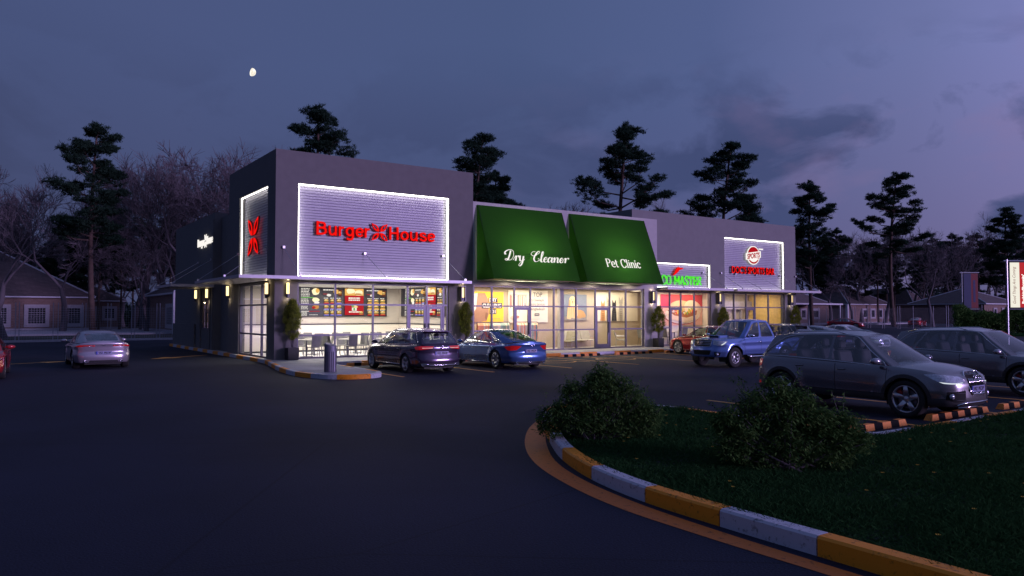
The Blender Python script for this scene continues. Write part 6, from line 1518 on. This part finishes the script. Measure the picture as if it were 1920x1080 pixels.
# ------------------------------------------------------------------ houses
def hip(mb,x0,x1,y0,y1,z,rise,ov=.5,th=.16):
    a,b,c,d=x0-ov,x1+ov,y0-ov,y1+ov; w=(d-c)/2 if (d-c)<(b-a) else (b-a)/2
    if (d-c)<=(b-a): r0,r1=(a+w,(c+d)/2,z+rise),(b-w,(c+d)/2,z+rise)
    else: r0,r1=((a+b)/2,c+w,z+rise),((a+b)/2,d-w,z+rise)
    v=[(a,c,z),(b,c,z),(b,d,z),(a,d,z),r0,r1]
    if (d-c)<=(b-a): f=[(0,1,5,4),(1,2,5),(2,3,4,5),(3,0,4)]; hips=[(0,4),(1,5),(2,5),(3,4),(4,5)]
    else: f=[(0,1,4),(1,2,5,4),(2,3,5),(3,0,4,5)]; hips=[(0,4),(1,4),(2,5),(3,5),(4,5)]
    mb.add(v,f); mb.add([(p[0],p[1],z-th) for p in v[:4]]+[v[i] for i in range(4)],[(3,2,1,0),(0,1,5,4),(1,2,6,5),(2,3,7,6),(3,0,4,7)],1)
    for i,j in hips: mb.tube([Vector(v[i])+Vector((0,0,.03)),Vector(v[j])+Vector((0,0,.03))],.09,5,1)
def house(label,x0,x1,y0,y1,ze,rise,wins,group='brown houses beyond the fences',wz=(.5,3.1),side=[],z0=0,grille=True,column=None):
    h=empty('brick_house',(x0,y0,z0),label,'house',group)
    MB().box(x0,x1,y0,y1,z0-.1,ze-.16).build('wall','brick',h)
    mb=MB(); hip(mb,x0,x1,y0,y1,ze,rise); mb.build('roof',['roof','wtrim'],h)
    MB().box(x0-.06,x1+.06,y0-.06,y1+.06,z0-.1,z0+.35).build('plinth','plinth',h)
    def win(f,a,b):
        w=bpy.data.objects.new('window',None); COL.objects.link(w); w.parent=h
        P=lambda mb,u0,u1,v0,v1,d0,d1:mb.add([f(u,v,d) for d in(d0,d1) for u,v in ((u0,v0),(u1,v0),(u1,v1),(u0,v1))],[(0,3,2,1),(4,5,6,7),(0,1,5,4),(1,2,6,5),(2,3,7,6),(3,0,4,7)])
        t=min(.42,(b-a)*.19); mb=MB(); z_0,z_1=wz
        P(mb,a,b,z_0,z_0+t,-.12,0);P(mb,a,b,z_1-t,z_1,-.12,0);P(mb,a,a+t,z_0+t,z_1-t,-.12,0);P(mb,b-t,b,z_0+t,z_1-t,-.12,0)
        mb.build('frame','winframe',w); mb=MB(); P(mb,a+t,b-t,z_0+t,z_1-t,-.03,-.01); mb.build('pane','window',w)
        if grille:
            mb=MB(); n=max(3,int((b-a-2*t)/.24)); 
            for i in range(1,n): u=a+t+(b-a-2*t)*i/n; P(mb,u-.018,u+.018,z_0+t,z_1-t,-.07,-.05)
            m=max(3,int((z_1-z_0-2*t)/.24))
            for i in range(1,m): v=z_0+t+(z_1-z_0-2*t)*i/m; P(mb,a+t,b-t,v-.018,v+.018,-.075,-.051)
            mb.build('grille','winframe',w)
    for a,b in wins: win(lambda u,v,d:(u,y0+d,v),a,b)
    for a,b in side: win(lambda u,v,d:(x0+d,u,v),a,b)
    if column:
        mb=MB()
        for cx,cy in column: mb.box(cx-.22,cx+.22,cy-.22,cy+.22,z0,ze-.16)
        mb.build('porch_column','wtrim',h)
    return h
house('big brown house with grilled square windows at the left edge',-34,.3,72,90,4.05,5.6,[(-24.5,-21.9),(-19.6,-17),(-14.6,-12),(-9.9,-7.6),(-6.35,-3.85),(-2.6,-.35)])
house('low brown wing with one window right of the big brown house',-4,4.5,78.5,89,3.75,2.6,[(-.5,1.7),(2.25,3.95)],wz=(1.15,3.0))
house('small dark house behind the fence beside the side wing',5.9,16,50.2,66,4.2,3.0,[(7.2,9.2)],column=[(5.6,49.9)],side=[(52,56)])
house('far brown house showing just right of the shops, with three windows',96,119.5,51,61,3.8,2.9,[(105,107),(110.3,112.2),(113.7,116.2)],wz=(1.0,3.0),grille=False)
house('far brown house with a row of four windows right of the bare tree',131,146.3,54.4,67,4.0,4.0,[(136.1,138.0),(139.1,141),(142,143.8),(144.7,146.1)],wz=(1.0,3.1),grille=False,column=[(130.2,54.0)])
house('far brown house with a lit right corner behind the tall pine trunk',156.8,163,54.7,69,4.1,3.6,[(157.4,158.3),(158.8,159.7),(160.1,161)],wz=(1.0,3.0),grille=False)
house('far low house with dark roof behind the blue and red banner sign',121,133,25,36.5,3.7,2.6,[(124,125.3),(127,128.3),(129.5,131)],wz=(1.0,3.0),grille=False)
# porch roof of the near far house
t=empty('porch_roof',(98,46,3.2),'flat pale porch roof beside the right wing','porch'); MB().box(94,112.5,44,50.5,3.55,3.8).build('roof_slab','wtrim',t); mb=MB(); 
for x in (94.5,103,112): mb.box(x-.12,x+.12,44.2,44.44,0,3.55)
mb.build('post','wtrim',t)
# paved terraces
tag(MB().box(-45,22,52,78,-.1,.12).build('terrace','plinth'),kind='structure'); tag(MB().box(-45,3.2,33.05,33.25,-.1,.16).build('fence_kerb','plinth'),kind='structure')
tag(MB().box(119.6,170,46,54,-.1,.25).build('terrace','plinth'),kind='structure'); tag(MB().box(124,172,40,41,-.1,.18).build('terrace_kerb','plinth'),kind='structure')
# fences
def fence(label,pts,h,fillx,group='post and wire fences'):
    f=empty('wire_fence',(pts[0][0],pts[0][1],0),label,'fence',group)
    for x,y in pts: MB().box(x-.026,x+.026,y-.026,y+.026,0,h).build('post','wire',f)
    mb=MB(); (x0,y0),(x1,y1)=fillx; L=math.hypot(x1-x0,y1-y0); n=int(L/.16)
    for i in range(n+1):
        t=i/n; x=x0+(x1-x0)*t; y=y0+(y1-y0)*t; mb.box(x-.004,x+.004,y-.004,y+.004,.1,h-.25)
    for z in [.12+.18*i for i in range(int((h-.3)/.18))]: mb.tube([(x0,y0,z),(x1,y1,z)],.005,4)
    mb.build('wire_mesh','wire',f); return f
px_=[-24.3,-24.0,-19.9,-19.6,-15.9,-15.6,-12,-11.7,-8.08,-7.85,-5.77,-5.46,-3.93,-3.69,-2.24,-2.02,-.6,-.38,1.17,1.40]
fence('tall wire fence with paired pale posts before the brown houses',[(x,33.4) for x in px_],2.85,((-30,33.42),(3.2,33.42)))
fence('tall wire fence with paired posts along the far road at right',[(95.79,37.8),(95.2,36.1),(94.31,33.34),(94.17,32.92),(93.45,30.72),(93.32,30.31),(92.56,28.03),(92.4,27.54),(91.72,25.46),(91.59,25.09),(90.85,22.84),(90.74,22.49),(90.03,20.35),(89.15,17.66),(89.02,17.27),(88.41,15.42),(88.31,15.12),(87.6,12.9),(86.8,10.6)],3.05,((98,44.6),(86.8,10.6)))
# hedge and verge at right
vp=[at(1800,80),at(2080,80),at(2080,62),at(1830,66)]
tag(MB().add([(x,y,.02) for x,y in vp[::-1]],[(0,1,2,3)]).build('verge','lawn'),kind='structure')
rgv=random.Random(5); mb=MB()
for _ in range(16000):
    px=rgv.uniform(1835,2050); D=rgv.uniform(66.5,73); x,y=at(px,D); a=rgv.random()*6.28; w=.035; hh=rgv.uniform(.08,.2); o=len(mb.v)
    mb.v+=[(x-w*math.cos(a),y-w*math.sin(a),.02),(x+w*math.cos(a),y+w*math.sin(a),.02),(x+rgv.gauss(0,.05),y,.02+hh)]; mb.f.append((o,o+1,o+2)); mb.m.append(0)
tag(mb.build('verge_grass','grass'),'grass of the verge below the lit hanging sign','grass',kind='stuff')
h=empty('hedge',(*at(1900,76),0),'long dark hedge below the hanging banner signs','hedge'); mb=MB(); ox,oy=at(1900,76)
for _ in range(5200):
    px=rgv.uniform(1790,2070); D=rgv.uniform(73.5,78.5); x,y=at(px,D); z=rgv.random()**.6*(2.35+.35*math.sin(px*.05)+.25*math.sin(px*.13)); tufts(mb,(x-ox,y-oy,z),9,.14,.28,.045,rgv,.2)
mb.build('foliage','leaf',h,world=False)
# ------------------------------------------------------------------ hanging signs
BR=-RT  # facing the camera, u to the right
def banner(px,D,zt,zb,wd,post_top,label,kind):
    x,y=at(px,D); s=empty('hanging_sign',(x,y,0),label,'sign','hanging banner signs beside the road')
    f=lambda u,v,d:(x+RT.x*u-FW.x*d,y+RT.y*u-FW.y*d,v)
    def bx(mb,u0,u1,v0,v1,d0,d1,mi=0): mb.add([f(u,v,d) for d in(d0,d1) for u,v in ((u0,v0),(u1,v0),(u1,v1),(u0,v1))],[(0,3,2,1),(4,5,6,7),(0,1,5,4),(1,2,6,5),(2,3,7,6),(3,0,4,7)],mi)
    mb=MB(); mb.tube([f(0,0,0),f(0,post_top,0)],.06,8); mb.tube([f(-.2,post_top-.1,0),f(wd+.35,post_top-.1,0)],.05,8); mb.tube([f(0,zb-.12,0),f(wd+.3,zb-.12,0)],.035,8); mb.build('post','cable' if kind=='lit' else 'wtrim',s)
    mb=MB(); bx(mb,.14,wd+.2,zb-.08,zt+.08,-.06,.05); mb.build('sign_case','black',s)
    a=.17; b=wd+.17
    mb=MB()
    if kind=='lit':
        mats=[emat('banner_cream',(.9,.86,.74),1.0),emat('banner_red',(.62,.035,.045),.75),emat('banner_ink',(.35,.04,.05),.5),emat('banner_white',(1,.95,.92),1.2)]
        bx(mb,a,a+.62,zb,zt,.05,.06,0); bx(mb,a+.62,b,zb,zt,.05,.06,1)
        tf=lambda u0:(lambda u,v,w:f(u0-v,zb+.25+u,.068))
        put_text(mb,'Good Things Are Coming',tf(a+.41),.3,width=2.45,height=.26,mi=2,side=2,shear=.3)
        put_text(mb,"RobbinShoppin'",tf(a+1.02),.3,off=.015,width=1.95,height=.27,mi=3,side=3)
    else:
        mats=[pmat('banner_navy',(.03,.045,.13),.6),pmat('banner_dull_red',(.22,.02,.03),.6),pmat('banner_violet',(.05,.04,.14),.6)]
        bx(mb,a,a+(b-a)*.52,zb,zt,.05,.06,0); bx(mb,a+(b-a)*.52,b,zb,zt,.05,.06,1); bx(mb,a+(b-a)*.66,a+(b-a)*.82,zb+.6,zt-.7,.06,.066,2)
    mb.build('banner',mats,s); return s
banner(1889,50,5.44,2.46,1.9,5.65,'lit cream and red hanging sign with vertical lettering at the right edge','lit')
banner(1804,80,6.3,2.65,1.5,6.5,'unlit navy and red hanging banner on a thin post','dim')
# ------------------------------------------------------------------ moon
d=(FW*math.cos(PITCH)+Vector((0,0,math.sin(PITCH)))) + RT*((472-960)/F) + (Vector((0,0,1))*math.cos(PITCH)-FW*math.sin(PITCH))*((540-135)/F)
d.normalize(); Dm=3000; r=Dm*7.6/F/1.0
mp=Vector((CX,CY,H))+d*Dm*1.1
mm,nt,N,L=new_mat('moon_surface'); out=N.new('ShaderNodeOutputMaterial'); e=N.new('ShaderNodeEmission'); tc=N.new('ShaderNodeTexCoord'); n=N.new('ShaderNodeTexNoise'); n.inputs['Scale'].default_value=.06; L.new(tc.outputs['Object'],n.inputs[0])
rr=N.new('ShaderNodeValToRGB'); rr.color_ramp.elements[0].position=.4; rr.color_ramp.elements[0].color=(.75,.68,.55,1); rr.color_ramp.elements[1].position=.6; rr.color_ramp.elements[1].color=(1,.97,.88,1); L.new(n.outputs[0],rr.inputs[0]); L.new(rr.outputs[0],e.inputs[0]); e.inputs[1].default_value=1.2; L.new(e.outputs[0],out.inputs[0])
rt=d.cross(Vector((0,0,1))).normalized(); up=rt.cross(d).normalized(); mb=MB(); vs=[];fs=[]; NN=20
for i in range(NN+1):
    th=PI*i/NN
    for j in range(24):
        ph=2*PI*j/24; X,Y,Z=math.sin(th)*math.cos(ph),math.sin(th)*math.sin(ph),math.cos(th)
        if X<0: X*=.42   # gibbous: the terminator side bulges less
        a=R(-12); X2,Z2=X*math.cos(a)-Z*math.sin(a)*1,X*math.sin(a)+Z*math.cos(a); p=(rt*X2+up*Z2-d*Y)*r; vs.append(tuple(p))
for i in range(NN):
    for j in range(24): fs.append((i*24+j,i*24+(j+1)%24,(i+1)*24+(j+1)%24,(i+1)*24+j))
mb.add(vs,fs); o=mb.build('moon',mm,None,True); o.location=mp; tag(o,'gibbous moon in the evening sky above the dark wing','moon')
# ------------------------------------------------------------------ sky
w=bpy.data.worlds.new('World'); scn.world=w; w.use_nodes=True; nt=w.node_tree; N=nt.nodes; L=nt.links; N.clear()
out=N.new('ShaderNodeOutputWorld'); bg=N.new('ShaderNodeBackground'); L.new(bg.outputs[0],out.inputs[0])
tc=N.new('ShaderNodeTexCoord'); dv=tc.outputs['Generated']
def vm(op,a,b=None,val=None):
    n=N.new('ShaderNodeVectorMath'); n.operation=op; L.new(a,n.inputs[0])
    if b is not None: L.new(b,n.inputs[1])
    if val is not None: n.inputs[1].default_value=val
    return n
def mth(op,a,b,clamp=False):
    n=N.new('ShaderNodeMath'); n.operation=op; n.use_clamp=clamp
    for i,q in enumerate((a,b)):
        if isinstance(q,(int,float)): n.inputs[i].default_value=q
        else: L.new(q,n.inputs[i])
    return n.outputs[0]
def ramp(f,st):
    n=N.new('ShaderNodeValToRGB'); L.new(f,n.inputs[0]); e=n.color_ramp.elements
    while len(e)<len(st): e.new(.5)
    for i,(p,c) in enumerate(st): e[i].position=p; e[i].color=(*c,1) if len(c)==3 else c
    return n.outputs[0]
def mixc(f,a,b):
    n=N.new('ShaderNodeMix'); n.data_type='RGBA'; 
    if isinstance(f,(int,float)): n.inputs[0].default_value=f
    else: L.new(f,n.inputs[0])
    for i,q in ((6,a),(7,b)):
        if isinstance(q,tuple): n.inputs[i].default_value=(*q,1)
        else: L.new(q,n.inputs[i])
    return n.outputs[2]
sep=N.new('ShaderNodeSeparateXYZ'); L.new(dv,sep.inputs[0]); zz=sep.outputs[2]
s_=vm('DOT_PRODUCT',dv,val=tuple(RT)).outputs['Value']; sx=mth('MULTIPLY_ADD',s_,.5); 
sx=mth('ADD',mth('MULTIPLY',s_,.5),.5)
hi=ramp(sx,[(.15,(.058,.080,.185)),(.30,(.069,.094,.216)),(.50,(.069,.100,.226)),(.62,(.084,.116,.265)),(.73,(.150,.176,.38)),(.80,(.22,.235,.52))])
lo=ramp(sx,[(.2,(.055,.064,.140)),(.45,(.062,.074,.170)),(.6,(.080,.088,.210)),(.72,(.13,.115,.25)),(.85,(.21,.165,.32))])
el=ramp(zz,[(.02,(0,0,0)),(.30,(1,1,1))]); base=mixc(el,lo,hi)
# clouds
CLOUD=(9.0,9.0,9.0)
mp_=N.new('ShaderNodeMapping'); mp_.inputs['Scale'].default_value=(4.4,4.4,8.5); mp_.inputs['Location'].default_value=CLOUD; mp_.inputs['Rotation'].default_value=(0.12,.1,0); L.new(dv,mp_.inputs[0])
n1=N.new('ShaderNodeTexNoise'); n1.inputs['Scale'].default_value=1.25; n1.inputs['Detail'].default_value=9; n1.inputs['Roughness'].default_value=.56; n1.inputs['Distortion'].default_value=.35; L.new(mp_.outputs[0],n1.inputs[0])
cm_=ramp(n1.outputs[0],[(.455,(0,0,0)),(.56,(1,1,1))])
mlow=ramp(zz,[(.0,(1,1,1)),(.22,(1,1,1)),(.34,(.0,.0,.0))]); mright=ramp(sx,[(.30,(.35,.35,.35)),(.5,(.55,.55,.55)),(.62,(1,1,1))])
f=mth('MULTIPLY',mth('MULTIPLY',cm_,mlow),mright); f=mth('MULTIPLY',f,.88)
dark=ramp(sx,[(.2,(.040,.050,.112)),(.55,(.046,.063,.155)),(.8,(.056,.076,.185))])
c1=mixc(f,base,dark)
n2=N.new('ShaderNodeTexNoise'); n2.inputs['Scale'].default_value=2.1; n2.inputs['Detail'].default_value=8; L.new(mp_.outputs[0],n2.inputs[0])
pk=mth('MULTIPLY',mth('MULTIPLY',ramp(n2.outputs[0],[(.52,(0,0,0)),(.68,(1,1,1))]),mlow),ramp(sx,[(.45,(0,0,0)),(.75,(1,1,1))]))
c2=mixc(mth('MULTIPLY',pk,.30),c1,(.24,.17,.33))
L.new(c2,bg.inputs[0]); bg.inputs[1].default_value=1.0
# the last glow of the sky from the right, behind the camera
l=bpy.data.lights.new('sun','SUN'); l.energy=1.55; l.angle=R(12); l.color=(.95,.68,1.32)
o=bpy.data.objects.new('sun',l); COL.objects.link(o); sd=Vector((.50,-.86,math.tan(R(8)))).normalized(); o.rotation_euler=sd.to_track_quat('Z','Y').to_euler()
# ------------------------------------------------------------------ camera and render settings
cam=bpy.data.cameras.new('camera'); co=bpy.data.objects.new('camera',cam); COL.objects.link(co); scn.camera=co
cam.sensor_width=36; cam.lens=36*F/1920; cam.clip_end=8000; cam.clip_start=.05
co.location=(CX,CY,H); vd=FW*math.cos(PITCH)+Vector((0,0,math.sin(PITCH))); co.rotation_euler=vd.to_track_quat('-Z','Y').to_euler()
scn.view_settings.view_transform='Standard'; scn.view_settings.look='None'; scn.view_settings.exposure=0; scn.view_settings.gamma=1
scn.cycles.use_denoising=True; scn.cycles.max_bounces=7; scn.cycles.transparent_max_bounces=16; scn.cycles.sample_clamp_indirect=4; scn.cycles.caustics_reflective=False; scn.cycles.caustics_refractive=False
